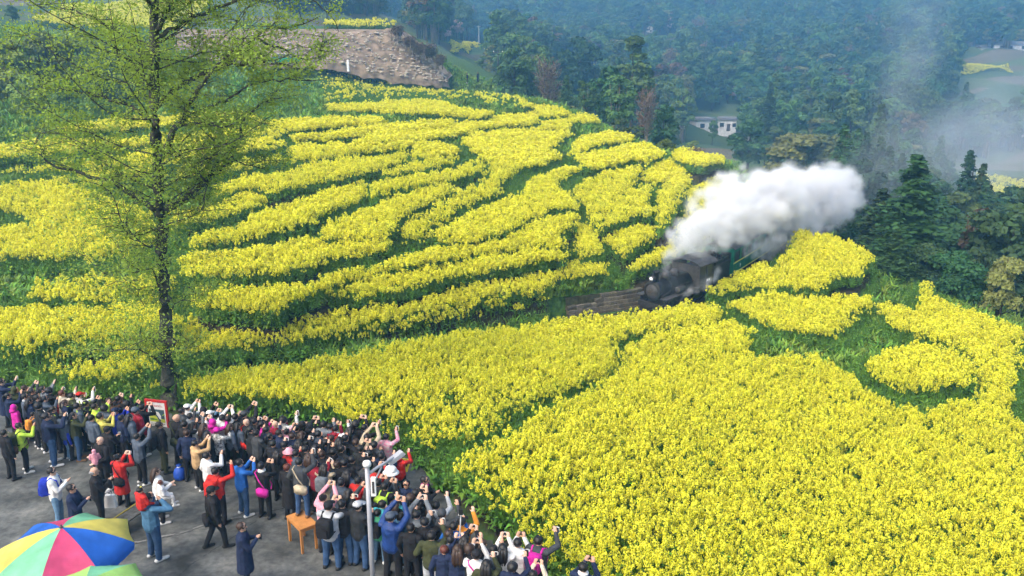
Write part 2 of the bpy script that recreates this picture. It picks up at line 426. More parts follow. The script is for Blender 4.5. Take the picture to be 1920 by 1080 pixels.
# smooth curve
for _ in range(12):
    RAIL_C[1:-1] = (RAIL_C[:-2] + RAIL_C[1:-1] * 2 + RAIL_C[2:]) / 4
def rail_dist(X, Y):
    x = np.ravel(X); y = np.ravel(Y); d = np.full(len(x), 1e9); z = np.zeros(len(x))
    m = (y < 75) & (y > 22)
    if m.any():
        D = np.hypot(x[m][:, None] - RAIL_C[None, :, 0], y[m][:, None] - RAIL_C[None, :, 1])
        i = D.argmin(1); d[m] = D[np.arange(m.sum()), i]; z[m] = RAIL_C[i, 2]
    return d.reshape(np.shape(X)), z.reshape(np.shape(X))

def ground_z(X, Y, want=False):
    X = np.asarray(X, float); Y = np.asarray(Y, float)
    z = base_z(X, Y) - 0.12
    kind = np.zeros(X.shape, np.int8)                 # 0 open ground, 1 plot, 2 road, 3 track bed
    r = np.hypot(X, Y)
    z = z + np.where(r > 70, np.clip((r - 70) / 200, 0, 1) * 2.2 * (np.sin(X * .09 + 1.3) * np.sin(Y * .07) + .5 * np.sin(X * .23 + Y * .19)), 0)
    for k, p in PLOT_W.items():
        poly = p['poly']; lo = poly.min(0); hi = poly.max(0)
        m = (X > lo[0]) & (X < hi[0]) & (Y > lo[1]) & (Y < hi[1])
        if not m.any(): continue
        ins = in_poly(X[m], Y[m], poly)
        idx = np.nonzero(m.ravel())[0][ins]
        if k == 'T1':       # the bank above the retaining wall stays outside the plot
            dr, _ = rail_dist(X.ravel()[idx], Y.ravel()[idx]); out = (dr < 2.3) & (X.ravel()[idx] > 2.0)
            kind.ravel()[idx] = np.where(out, 0, 1)
        else: kind.ravel()[idx] = 1
        if p['plane'] is not None:
            cx, cy, zc, gx, gy = p['plane']
            z.ravel()[idx] = zc + gx * (X.ravel()[idx] - cx) + gy * (Y.ravel()[idx] - cy)
        else:
            z.ravel()[idx] = base_z(X.ravel()[idx], Y.ravel()[idx])
    rd, rz = rail_dist(X, Y)
    w = np.where((X > 2.0) & (X < 9.5), np.clip((1.9 - rd) / 0.15, 0, 1), np.clip((1.5 - rd) / 0.4, 0, 1))
    z = z * (1 - w) + (rz - .12) * w
    kind[(rd < 1.15)] = 3
    m = in_poly(X, Y, ROAD)
    z = np.where(m, -0.02, z); kind[m] = 2
    return (z, kind) if want else z

# ground sheet: fan round the camera, fine near, coarse far
ang = np.concatenate([np.linspace(R(-70), R(-38), 40)[:-1], np.linspace(R(-38), R(38), 330), np.linspace(R(38), R(70), 40)[1:]])
rad = np.concatenate([np.arange(3, 18, 1.0), np.arange(18, 100, 0.3), np.arange(100, 190, 0.8), np.geomspace(190, 950, 66)])
AA, RR = np.meshgrid(ang, rad)
GX, GY = RR * np.sin(AA), RR * np.cos(AA)
GZ, GK = ground_z(GX, GY, True)
nr, na = GX.shape
ii = np.arange(nr * na).reshape(nr, na)
quads = np.stack([ii[:-1, :-1], ii[:-1, 1:], ii[1:, 1:], ii[1:, :-1]], -1).reshape(-1, 4)

def ground_material():
    m = bpy.data.materials.new('hillside_soil_and_grass'); m.use_nodes = True
    nt = m.node_tree; N = nt.nodes; L = nt.links; bs = N['Principled BSDF']
    bs.inputs['Roughness'].default_value = .95; bs.inputs['Specular IOR Level'].default_value = .15
    geo = N.new('ShaderNodeNewGeometry')
    def noise(sc, det=6):
        n = N.new('ShaderNodeTexNoise'); n.inputs['Scale'].default_value = sc; n.inputs['Detail'].default_value = det
        L.new(geo.outputs['Position'], n.inputs['Vector']); return n
    def ramp(n, a, b, p0=.35, p1=.65):
        r = N.new('ShaderNodeValToRGB'); r.color_ramp.elements[0].color = (*a, 1); r.color_ramp.elements[1].color = (*b, 1)
        r.color_ramp.elements[0].position = p0; r.color_ramp.elements[1].position = p1; L.new(n.outputs['Fac'], r.inputs['Fac']); return r
    grass = ramp(noise(3.0), (.025, .06, .016), (.075, .15, .03))
    dry0 = ramp(noise(.03, 8), (.035, .065, .022), (.10, .10, .05))
    mp = N.new('ShaderNodeMapping'); mp.inputs['Scale'].default_value = (.025, .11, .0); mp.inputs['Rotation'].default_value = (0, 0, .15); L.new(geo.outputs['Position'], mp.inputs['Vector'])
    vo = N.new('ShaderNodeTexVoronoi'); vo.inputs['Scale'].default_value = 1.0; L.new(mp.outputs[0], vo.inputs['Vector'])
    sp = N.new('ShaderNodeSeparateColor'); L.new(vo.outputs['Color'], sp.inputs[0])
    rv = N.new('ShaderNodeValToRGB'); L.new(sp.outputs[0], rv.inputs['Fac']); el = rv.color_ramp.elements; rv.color_ramp.interpolation = 'CONSTANT'
    el[0].position = 0; el[0].color = (.05, .09, .03, 1); el[1].position = .3; el[1].color = (.13, .10, .065, 1)
    for p_, c_ in ((.5, (.08, .12, .04)), (.68, (.16, .13, .10)), (.85, (.10, .15, .05))): e_ = el.new(p_); e_.color = (*c_, 1)
    dry = N.new('ShaderNodeMixRGB'); dry.inputs['Fac'].default_value = .65; L.new(dry0.outputs[0], dry.inputs[1]); L.new(rv.outputs[0], dry.inputs[2])
    soil = ramp(noise(8.0), (.025, .022, .014), (.06, .05, .03))
    ak = N.new('ShaderNodeAttribute'); ak.attribute_name = 'soil'
    af = N.new('ShaderNodeAttribute'); af.attribute_name = 'far'
    m1 = N.new('ShaderNodeMixRGB'); L.new(af.outputs['Fac'], m1.inputs['Fac']); L.new(grass.outputs[0], m1.inputs[1]); L.new(dry.outputs[0], m1.inputs[2])
    m2 = N.new('ShaderNodeMixRGB'); L.new(ak.outputs['Fac'], m2.inputs['Fac']); L.new(m1.outputs[0], m2.inputs[1]); L.new(soil.outputs[0], m2.inputs[2])
    L.new(m2.outputs[0], bs.inputs['Base Color'])
    bp = N.new('ShaderNodeBump'); bp.inputs['Strength'].default_value = .6; bp.inputs['Distance'].default_value = .15
    L.new(noise(5.0).outputs['Fac'], bp.inputs['Height']); L.new(bp.outputs['Normal'], bs.inputs['Normal'])
    return m
gm = np_mesh('ground', np.stack([GX, GY, GZ], -1).reshape(-1, 3), quads, [ground_material()], smooth=True)
a1 = gm.attributes.new('soil', 'FLOAT', 'POINT'); a1.data.foreach_set('value', ((GK == 1) | (GK == 3)).astype(np.float32).ravel())
a2 = gm.attributes.new('far', 'FLOAT', 'POINT'); a2.data.foreach_set('value', np.clip((RR - 150) / 60, 0, 1).astype(np.float32).ravel())
ground = link('ground', gm); tag(ground, kind='structure')

# ------------------------------------------------------------------ geometry-node scatter (stuff only)
def proto_collection(name, meshes):
    c = bpy.data.collections.new(name)
    for i, me in enumerate(meshes):
        o = bpy.data.objects.new('%s_%02d' % (name, i), me); c.objects.link(o)
    return c
def scatter(name, pts, rot, scl, idx, coll, label, cat):
    me = bpy.data.meshes.new(name); pts = np.asarray(pts, np.float32)
    me.vertices.add(len(pts)); me.vertices.foreach_set('co', pts.ravel())
    a = me.attributes.new('rot', 'FLOAT_VECTOR', 'POINT'); a.data.foreach_set('vector', np.asarray(rot, np.float32).ravel())
    a = me.attributes.new('scl', 'FLOAT_VECTOR', 'POINT'); a.data.foreach_set('vector', np.asarray(scl, np.float32).ravel())
    a = me.attributes.new('idx', 'INT', 'POINT'); a.data.foreach_set('value', np.asarray(idx, np.int32))
    o = link(name, me)
    ng = bpy.data.node_groups.new(name + '_scatter', 'GeometryNodeTree')
    ng.interface.new_socket('Geometry', in_out='INPUT', socket_type='NodeSocketGeometry')
    ng.interface.new_socket('Geometry', in_out='OUTPUT', socket_type='NodeSocketGeometry')
    N = ng.nodes; L = ng.links
    gi = N.new('NodeGroupInput'); go = N.new('NodeGroupOutput')
    ci = N.new('GeometryNodeCollectionInfo'); ci.inputs['Collection'].default_value = coll
    ci.inputs['Separate Children'].default_value = True; ci.inputs['Reset Children'].default_value = True
    ip = N.new('GeometryNodeInstanceOnPoints'); ip.inputs['Pick Instance'].default_value = True
    def attr(n, t):
        x = N.new('GeometryNodeInputNamedAttribute'); x.data_type = t; x.inputs['Name'].default_value = n; return x.outputs['Attribute']
    e2r = N.new('FunctionNodeEulerToRotation')
    L.new(attr('rot', 'FLOAT_VECTOR'), e2r.inputs[0]); L.new(e2r.outputs[0], ip.inputs['Rotation'])
    L.new(attr('scl', 'FLOAT_VECTOR'), ip.inputs['Scale']); L.new(attr('idx', 'INT'), ip.inputs['Instance Index'])
    L.new(gi.outputs[0], ip.inputs['Points']); L.new(ci.outputs[0], ip.inputs['Instance']); L.new(ip.outputs[0], go.inputs[0])
    md = o.modifiers.new('scatter', 'NODES'); md.node_group = ng
    tag(o, label, cat, kind='stuff')
    return o
# ------------------------------------------------------------------ leaf quads
def quads_at(C, nrm, size, g, aspect=1.0, spin=None):
    """one quad per centre, facing nrm (both arrays n x 3)"""
    n = len(C); nrm = nrm / (np.linalg.norm(nrm, axis=1, keepdims=True) + 1e-9)
    t = g.normal(size=(n, 3)); t -= (t * nrm).sum(1, keepdims=True) * nrm; t /= np.linalg.norm(t, axis=1, keepdims=True) + 1e-9
    b = np.cross(nrm, t); size = np.broadcast_to(size, (n,))[:, None] * .5
    V = np.stack([C - t * size - b * size * aspect, C + t * size - b * size * aspect, C + t * size + b * size * aspect, C - t * size + b * size * aspect], 1)
    return V.reshape(-1, 3), np.arange(n * 4).reshape(n, 4)
class QB:
    """collects quads with numpy"""
    def __init__(s): s.V = []; s.F = []; s.M = []; s.n = 0
    def add(s, V, F, m):
        s.V.append(V); s.F.append(F + s.n); s.M.append(np.full(len(F), m)); s.n += len(V); return s
    def tube(s, P, r, m, k=5):
        mb = MB().tube([tuple(p) for p in P], list(r) if hasattr(r, '__len__') else r, k, 0, cap=False)
        return s.add(np.array(mb.v), np.array(mb.f), m)
    def mesh(s, name, mats): return np_mesh(name, np.vstack(s.V), np.vstack(s.F), mats, np.concatenate(s.M))

M_PETAL = mat('rapeseed_petal', (.84, .805, .058), .55, .08, 9, transl=.40, hue=.005, randv=.10, spec=.2)
M_RLEAF = mat('rapeseed_leaf', (.135, .28, .032), .6, .35, 5, transl=.22, hue=.02, randv=.25)
M_RSTEM = mat('rapeseed_stem', (.10, .22, .03), .6, .2, 5, transl=.15, randv=.15)
M_WEED = mat('weed_leaf', (.165, .29, .032), .7, .35, 4, transl=.22, hue=.03, randv=.35)

def rapeseed(seed, lod, flowering=1.0, h=1.0):
    g = np.random.default_rng(seed); q = QB()
    nb = (9, 8, 6)[lod]; nf = (22, 12, 9)[lod]; fs = (.029, .046, .072)[lod]
    for b in range(nb):
        a = g.uniform(0, 6.28); rr = g.uniform(.03, .25) if b else 0
        tip = np.array([rr * math.cos(a), rr * math.sin(a), (g.uniform(1.0, 1.24) if b else 1.27) * h])
        q.tube([(0, 0, .35 * h), (tip[0] * .6, tip[1] * .6, .7 * h), tuple(tip)], [.010, .008, .005], 2, 3)
        if g.uniform() < flowering:
            hh = (.075, .09, .11)[lod]; w = (.042, .045, .05)[lod]
            c = g.normal(size=(nf, 3)); c /= np.linalg.norm(c, axis=1, keepdims=True)
            C = tip + c * np.array([w, w, hh]) - np.array([0, 0, .02])
            V, F = quads_at(C, c * np.array([1, 1, .5]) + g.normal(size=(nf, 3)) * .35 + np.array([0, 0, .35]), g.uniform(.8, 1.25, nf) * fs, g, 1.0 if lod < 2 else 1.3)
            q.add(V, F, 0)
    nl = (13, 9, 7)[lod]
    for l in range(nl):
        a = g.uniform(0, 6.28); z = g.uniform(.08, .92) ** .9 * h; L = g.uniform(.16, .30) * (1.25 - .55 * z / h); w = L * .34
        d = np.array([math.cos(a), math.sin(a), 0]); s = np.array([-d[1], d[0], 0]) * w * .5
        p0 = d * .02 + [0, 0, z]; p1 = d * L * .55 + [0, 0, z + L * .28]; p2 = d * L + [0, 0, z + L * g.uniform(-.15, .25)]
        if lod < 2:
            V = np.array([p0 - s * .4, p0 + s * .4, p1 + s, p1 - s, p2 + s * .25, p2 - s * .25]); q.add(V, np.array([[0, 1, 2, 3], [3, 2, 4, 5]]), 1)
        else:
            V = np.array([p0 - s, p0 + s, p2 + s, p2 - s]); q.add(V, np.array([[0, 1, 2, 3]]), 1)
    return q.mesh('rapeseed', [M_PETAL, M_RLEAF, M_RSTEM])
def weed(seed, h=.45, n=16):
    g = np.random.default_rng(seed); q = QB()
    for l in range(n):
        a = g.uniform(0, 6.28); L = g.uniform(.5, 1.0) * h; w = L * g.uniform(.10, .22); o = g.normal(size=3) * .10; o[2] = 0
        d = np.array([math.cos(a), math.sin(a), 0]); s = np.array([-d[1], d[0], 0]) * w * .5; k = g.uniform(.25, .8)
        p0 = o; p1 = o + d * L * k * .4 + [0, 0, L * .7]; p2 = o + d * L * k + [0, 0, L * g.uniform(.75, 1.05)]
        V = np.array([p0 - s * .5, p0 + s * .5, p1 + s, p1 - s, p2 + s * .15, p2 - s * .15]); q.add(V, np.array([[0, 1, 2, 3], [3, 2, 4, 5]]), 0)
    return q.mesh('weed', [M_WEED])
RAPE = []
for lod in range(3):
    RAPE += [rapeseed(10 * lod + s, lod, 1.0) for s in range(4)] + [rapeseed(10 * lod + 5, lod, .35), rapeseed(10 * lod + 6, lod, .0, .78)]
C_RAPE = proto_collection('rapeseed_plant', RAPE)         # index = lod*6 + variant (0-3 flowering, 4 sparse, 5 green)
C_WEED = proto_collection('weed_plant', [weed(1), weed(2, .6, 18), weed(3, .35, 22), weed(4, .8, 14)])

def grid_in(poly, step, g):
    lo = poly.min(0); hi = poly.max(0)
    x = np.arange(lo[0], hi[0] + step, step); y = np.arange(lo[1], hi[1] + step, step)
    X, Y = np.meshgrid(x, y); X = X + g.uniform(-.48, .48, X.shape) * step; Y = Y + g.uniform(-.48, .48, Y.shape) * step
    X = X.ravel(); Y = Y.ravel(); m = in_poly(X, Y, poly)
    return X[m], Y[m]

ZONES = {1: ('low terraces beside the railway', []), 2: ('upper terraces in the middle of the hillside', []), 3: ('terraces above the steam train', []),
         4: ('sparse terraces behind the big roadside tree', []), 5: ('long field between the crowd and the railway', []), 6: ('big near field in the lower right', []), 7: ('knolls on the right in front of the dark forest', [])}
def vnoise(X, Y, s):
    return np.sin(X * s * 1.3 + 1.7 * np.sin(Y * s * .7)) * np.sin(Y * s * 1.1 + 1.3 * np.sin(X * s * .9 + 2)) 
for k, p in PLOT_W.items():
    g = np.random.default_rng(abs(hash(k)) % 1000 if False else sum(map(ord, k)) * 7)
    poly = p['poly']; dist = np.hypot(*poly.mean(0))
    if k == 'F2': step = .23
    elif dist < 42: step = .22
    elif dist < 62: step = .25
    elif dist < 95: step = .32
    else: step = .42
    X, Y = grid_in(poly, step, g)
    ed = edge_dist(X, Y, poly)
    rd, _ = rail_dist(X, Y); keep = rd > np.where((X > 2.0) & (k in ('T1', 'M5')), 2.3, 1.15)
    keep &= ~in_poly(X, Y, ROAD)
    X, Y, ed = X[keep], Y[keep], ed[keep]
    r = np.hypot(X, Y); lod = np.where(r < 40, 0, np.where(r < 72, 1, 2))
    var = g.integers(0, 4, len(X))
    bare = g.uniform(size=len(X)) > p['share'] + (.25 if p['share'] > .3 else .06) * vnoise(X, Y, .8)
    if p['share'] >= 1: bare &= False
    var = np.where(bare, np.where(g.uniform(size=len(X)) < (.25 if p['share'] > .3 else .07), 4, 5), var)
    thin = g.uniform(size=len(X)) < .10 + .14 * np.clip(vnoise(X, Y, .45), 0, 1); var = np.where(thin & (var < 4), 4, var)
    ew = np.where(lod == 0, .22, np.where(lod == 1, .30, .42)); edge_green = (ed < ew) & (g.uniform(size=len(X)) < .72); var = np.where(edge_green, np.where(g.uniform(size=len(X)) < .35, 4, 5), var)
    if k == 'F2':        # the strip by the road stands green and half grown
        px, py = project(np.stack([X, Y, np.zeros_like(X)], -1)); t = np.clip((px - 820) * .72 + 905 + 60 - py, -60, 200)
        gr = g.uniform(size=len(X)) > np.clip(t / 110, .03, 1.0); var = np.where(gr, np.where(g.uniform(size=len(X)) < .3, 4, 5), var)
    if k == 'F1':
        px, py = project(np.stack([X, Y, np.zeros_like(X)], -1)); t = 1175 - .0 * px - (py - 0) ; e2 = (px > 690) & (py > 760 + (px < 800) * 20)
        gr = e2 & (g.uniform(size=len(X)) < .55); var = np.where(gr, np.where(g.uniform(size=len(X)) < .4, 4, 5), var)
    Z = ground_z(X, Y)
    hs = g.uniform(.80, 1.12, len(X)) * (1 + .08 * vnoise(X, Y, 1.1)) * np.where(ed < .35, g.uniform(.85, 1.05, len(X)), 1); ws = hs * np.where(lod == 0, 1.0, np.where(lod == 1, 1.15, 1.5))
    rot = np.stack([g.normal(0, .08, len(X)), g.normal(0, .08, len(X)), g.uniform(0, 6.28, len(X))], -1)
    ZONES[p['zone']][1].append((np.stack([X, Y, Z], -1), rot, np.stack([ws, ws, hs], -1), lod * 6 + var))
for z, (where, L) in ZONES.items():
    scatter('rapeseed_crop', np.vstack([l[0] for l in L]), np.vstack([l[1] for l in L]), np.vstack([l[2] for l in L]), np.concatenate([l[3] for l in L]), C_RAPE,
            'yellow flowering rapeseed on the ' + where, 'rapeseed')

# weeds and leafy green fringes on all open ground of the near hill
g = np.random.default_rng(5)
HILL = hit(np.array([-120,-120,0,420,600,700,900,960,1075,1210,1385,1480,1645,1640,1740,1935,1990,2100,2100,1000]), np.array([760,280,225,200,125,135,140,165,215,255,300,420,478,545,528,612,700,900,1200,1100.]), .3)[:, :2]
X, Y = grid_in(HILL, .27, g)
r = np.hypot(X, Y)
Z, K = ground_z(X, Y, True)
keep = ((K == 0) | ((K == 3) & (X < 2))) & (g.uniform(size=len(X)) < np.clip(1.15 - r / 160, .35, 1))
X, Y, Z = X[keep], Y[keep], Z[keep]; rd, _ = rail_dist(X, Y)
near_plot = np.zeros(len(X), bool)
for p in PLOT_W.values():
    poly = p['poly']; lo = poly.min(0) - 1; hi = poly.max(0) + 1
    m = (X > lo[0]) & (X < hi[0]) & (Y > lo[1]) & (Y < hi[1])
    if m.any(): near_plot[np.nonzero(m)[0][edge_dist(X[m], Y[m], poly) < .8]] = True
keep = (rd > np.where(X < 2, .62, 1.9))
X, Y, Z, near_plot = X[keep], Y[keep], Z[keep], near_plot[keep]
n = len(X); r = np.hypot(X, Y)
s = g.uniform(.7, 1.3, n) * np.where(r > 80, 1.5, 1.0)
rot = np.stack([g.normal(0, .1, n), g.normal(0, .1, n), g.uniform(0, 6.28, n)], -1)
scatter('grass_and_weeds', np.stack([X, Y, Z], -1), rot, np.stack([s, s, s], -1), g.integers(0, 4, n), C_WEED, 'green grass and leafy weeds on the banks between the terraces', 'grass')
# green half-grown rapeseed along the plot edges
m = near_plot
lod = np.where(r[m] < 40, 0, np.where(r[m] < 72, 1, 2)); k = m.sum(); s = g.uniform(.75, 1.15, k)
scatter('leafy_fringe', np.stack([X, Y, Z], -1)[m], rot[m], np.stack([s * 1.2, s * 1.2, s], -1), lod * 6 + 5, C_RAPE, 'dark green leafy plants without flowers along the terrace edges', 'plants')
# ------------------------------------------------------------------ tree shapes (meshes shared between trees)
M_BARK = mat('tree_bark', (.055, .042, .032), .9, .4, 8, bump=.6, bscale=20)
M_PALEBARK = mat('pale_bark', (.20, .16, .12), .9, .3, 8, bump=.4)
def lmat(name, c, hue=.025, randv=.42, var=.4, transl=.2): return mat(name, c, .65, var, 1.2, transl=transl, hue=hue, randv=randv)
M_LV = {'dark': lmat('leaf_dark_evergreen', (.034, .085, .026)), 'mid': lmat('leaf_mid_green', (.070, .130, .030)), 'fresh': lmat('leaf_fresh_green', (.15, .225, .03)),
        'olive': lmat('leaf_olive', (.15, .16, .04)), 'cedar': lmat('needle_cedar', (.040, .095, .024)), 'brown': lmat('twig_brown', (.13, .085, .055)), 'pink': lmat('blossom_pink', (.45, .30, .30)),
        'white': lmat('blossom_white', (.55, .52, .48)), 'rust': lmat('leaf_rusty', (.12, .085, .040)), 'spring': mat('leaf_spring_green', (.30, .42, .05), .55, .30, 1.0, transl=.42, hue=.015)}

def crown_lobes(seed, H, W, base, n_lobe, n_leaf, size, shape='round'):
    g = np.random.default_rng(seed); q = QB(); C = []; Nn = []
    for i in range(n_lobe):
        t = g.uniform(0, 1); z = base + (H - base) * (.12 + .80 * t)
        if shape == 'cone': rr = W * (1 - t) * .75 + .15
        elif shape == 'plume': rr = W * (.35 + .65 * math.sin(math.pi * (t * .8 + .1)))* .8
        else: rr = W * math.sqrt(max(.05, 1 - (2 * t - .95) ** 2)) * .72
        a = g.uniform(0, 6.28); d = rr * g.uniform(.35, 1.0)
        c = np.array([d * math.cos(a), d * math.sin(a), z]); lr = W * g.uniform(.24, .42) * (1.15 - .4 * t)
        k = int(n_leaf / n_lobe); v = g.normal(size=(k, 3)); v /= np.linalg.norm(v, axis=1, keepdims=True)
        v[:, 2] = np.where(v[:, 2] < -.35, -v[:, 2], v[:, 2])
        C.append(c + v * lr * (g.uniform(.35, 1.08, (k, 1)) ** .6) * np.array([1, 1, .75])); Nn.append(v + g.normal(size=(k, 3)) * .6 + np.array([0, 0, .4]))
    C = np.vstack(C); Nn = np.vstack(Nn)
    V, F = quads_at(C, Nn, g.uniform(.6, 1.4, len(C)) * size, g, .62); q.add(V, F, 0)
    return q
def trunk_mesh(seed, H, r, n_limb, W, base, m=None, multi=1):
    g = np.random.default_rng(seed + 77); mb = MB()
    for s in range(multi):
        ox, oy = (g.normal(0, .35, 2) if multi > 1 else (0, 0)); lean = g.normal(0, .05 * H if multi > 1 else .02 * H, 2)
        P = [(ox + lean[0] * t, oy + lean[1] * t, H * .92 * t - .3 * (t == 0)) for t in (0, .25, .5, .75, 1)]
        mb.tube(P, [r, r * .8, r * .6, r * .35, r * .1], 7)
        for i in range(n_limb):
            t = g.uniform(max(.2, base / H * .8), .85); a = g.uniform(0, 6.28); L = W * g.uniform(.5, .95) * (1.1 - t * .5)
            p = Vector((ox + lean[0] * t, oy + lean[1] * t, H * .92 * t))
            mb.tube([p, p + Vector((math.cos(a) * L * .5, math.sin(a) * L * .5, L * .30)), p + Vector((math.cos(a) * L, math.sin(a) * L, L * .65))], [r * .38 * (1 - t * .5), r * .25 * (1 - t * .5), r * .06], 5)
    return mb.mesh('trunk', m or M_BARK, True)
def cedar(seed, H, W, nw, nq, size):
    g = np.random.default_rng(seed); C = []; Nn = []
    for i in range(nw):
        t = (i + .5) / nw; z = H * (.06 + .93 * t) + g.normal(0, .12); L0 = W * (1 - t) ** .85 * g.uniform(.75, 1.1) + .12
        nb = int(5 + 5 * (1 - t))
        for b in range(nb):
            a = g.uniform(0, 6.28); L = L0 * g.uniform(.65, 1.1); k = max(4, int(nq / (nw * nb) * (.4 + 1.2 * (1 - t))))
            u = g.uniform(.1, 1, k) ** .75
            x = u * L; dz = -.28 * L * u ** 2 + .18 * L * u
            wob = g.normal(0, .11 * L + .05, (k, 3)) * np.array([1, 1, .9])
            C.append(np.stack([math.cos(a) * x, math.sin(a) * x, z + dz], -1) + wob); Nn.append(np.stack([math.cos(a) * np.ones(k) * .5, math.sin(a) * np.ones(k) * .5, np.ones(k)], -1) + g.normal(size=(k, 3)) * .5)
    C = np.vstack(C); Nn = np.vstack(Nn); q = QB(); V, F = quads_at(C, Nn, g.uniform(.6, 1.3, len(C)) * size, g, .5); return q.add(V, F, 0)
def twigs(seed, H, W, n, leafm_share, size, base=.35, tr=.05):
    """thin bare tree: many fine twigs and a few leaf or blossom dots"""
    g = np.random.default_rng(seed); q = QB()
    for i in range(n):
        a = g.uniform(0, 6.28); t = g.uniform(base, 1); L = W * g.uniform(.4, 1) * math.sqrt(max(.1, 1 - (2 * t - 1.2) ** 2))
        p0 = np.array([0, 0, H * t * .75]); p2 = np.array([math.cos(a) * L, math.sin(a) * L, H * t * .75 + H * .25 * g.uniform(.4, 1)]); p1 = (p0 + p2) / 2 + g.normal(0, .12, 3) * L
        q.tube([p0, p1, p2], [tr, tr * .7, tr * .3], 1, 3)
        k = 6; u = g.uniform(.4, 1, k)[:, None]; C = p0 * (1 - u) + p2 * u + g.normal(0, .18 * W * .5, (k, 3))
        V, F = quads_at(C, g.normal(size=(k, 3)), size * g.uniform(.6, 1.3, k), g, .6); q.add(V, F, 0)
    return q
TREE = {}   # kind -> (trunk mesh, crown mesh, height)
def reg(kind, trunk, crown, H): TREE[kind] = (trunk, crown, H)
for i in range(3):
    reg('round_dark%d' % i, trunk_mesh(i, 9, .22, 7, 3.2, 2.5), crown_lobes(100 + i, 9, 3.2, 2.2, 26, 4200, .34).mesh('crown', [M_LV['dark']]), 9)
    reg('round_mid%d' % i, trunk_mesh(10 + i, 9, .2, 7, 3.0, 2.5), crown_lobes(110 + i, 9, 3.1, 2.4, 22, 3600, .34).mesh('crown', [M_LV['mid']]), 9)
    reg('bamboo%d' % i, trunk_mesh(20 + i, 9, .06, 0, 2, 3, M_PALEBARK, 9), crown_lobes(120 + i, 9.5, 2.2, 2.4, 30, 4200, .30, 'plume').mesh('crown', [M_LV['mid']]), 9.5)
    reg('cedar%d' % i, trunk_mesh(30 + i, 12, .2, 0, 1, 1), cedar(130 + i, 12, 2.3, 44, 7000, .30).mesh('crown', [M_LV['cedar']]), 12)
reg('olive', trunk_mesh(41, 8, .18, 7, 3, 2), crown_lobes(141, 8, 3.2, 1.6, 24, 4200, .30).mesh('crown', [M_LV['olive']]), 8)
reg('fresh', trunk_mesh(42, 8, .18, 7, 3, 2), crown_lobes(142, 8, 3.0, 1.4, 24, 4200, .28).mesh('crown', [M_LV['fresh']]), 8)
reg('rust', trunk_mesh(43, 9, .18, 7, 3, 2), crown_lobes(143, 9, 2.8, 1.8, 22, 3400, .32).mesh('crown', [M_LV['rust']]), 9)
reg('bare', trunk_mesh(44, 9, .10, 5, 2, 3, M_PALEBARK, 5), twigs(144, 9.5, 1.9, 170, 1, .16).mesh('crown', [M_LV['brown'], M_PALEBARK]), 9.5)
reg('pink', trunk_mesh(45, 5, .12, 6, 2, 1.5), crown_lobes(145, 5, 2.3, 1.2, 16, 1300, .26).mesh('crown', [M_LV['pink']]), 5)
reg('white', trunk_mesh(46, 6, .12, 6, 2, 1.5), crown_lobes(146, 6, 2.2, 1.4, 16, 1200, .26).mesh('crown', [M_LV['white']]), 6)
reg('tall_open', trunk_mesh(47, 12, .2, 9, 3, 5), crown_lobes(147, 12, 2.9, 4.2, 20, 3600, .34, 'cone').mesh('crown', [M_LV['mid']]), 12)
reg('shrub', trunk_mesh(48, 2.2, .06, 5, 1.2, .3, None, 3), crown_lobes(148, 2.4, 1.4, .2, 16, 1800, .16).mesh('crown', [M_LV['fresh']]), 2.4)
reg('shrub_dark', trunk_mesh(49, 2.2, .06, 5, 1.2, .3, None, 3), crown_lobes(149, 2.4, 1.4, .2, 16, 1800, .16).mesh('crown', [M_LV['mid']]), 2.4)
for i, c in enumerate(('fresh', 'fresh', 'dark')):
    reg('thicket%d' % i, trunk_mesh(60 + i, 6, .1, 5, 2.5, .6, None, 4), crown_lobes(160 + i, 6, 3.6, -.6, 40, 8000, .24).mesh('crown', [M_LV[c]]), 6)
reg('brush', trunk_mesh(50, 1.6, .04, 3, .8, .2, M_PALEBARK, 4), twigs(150, 1.9, .9, 260, 1, .10, .1, .008).mesh('crown', [M_LV['brown'], M_PALEBARK]), 1.9)

def plant_tree(kind, P, H, label, name='tree', rz=None, w=1.0, group=None, cat='tree'):
    tr, cr, h0 = TREE[kind]; s = H / h0
    o = empty(name, P, random.uniform(0, 6.28) if rz is None else rz)
    o.scale = (s * w, s * w, s)
    link('trunk', tr, o); link('crown', cr, o)
    tag(o, label, cat, group)
    return o
def tree_at(kind, px, top, Y, label, **kw):
    """tree whose crown top shows at photo pixel (px, top), Y metres ahead"""
    T = at_y(px, top, Y); gz = float(ground_z(T[0:1], T[1:2])[0])
    return plant_tree(kind, (T[0], T[1], gz - .15), T[2] - gz + .15, label, **kw)

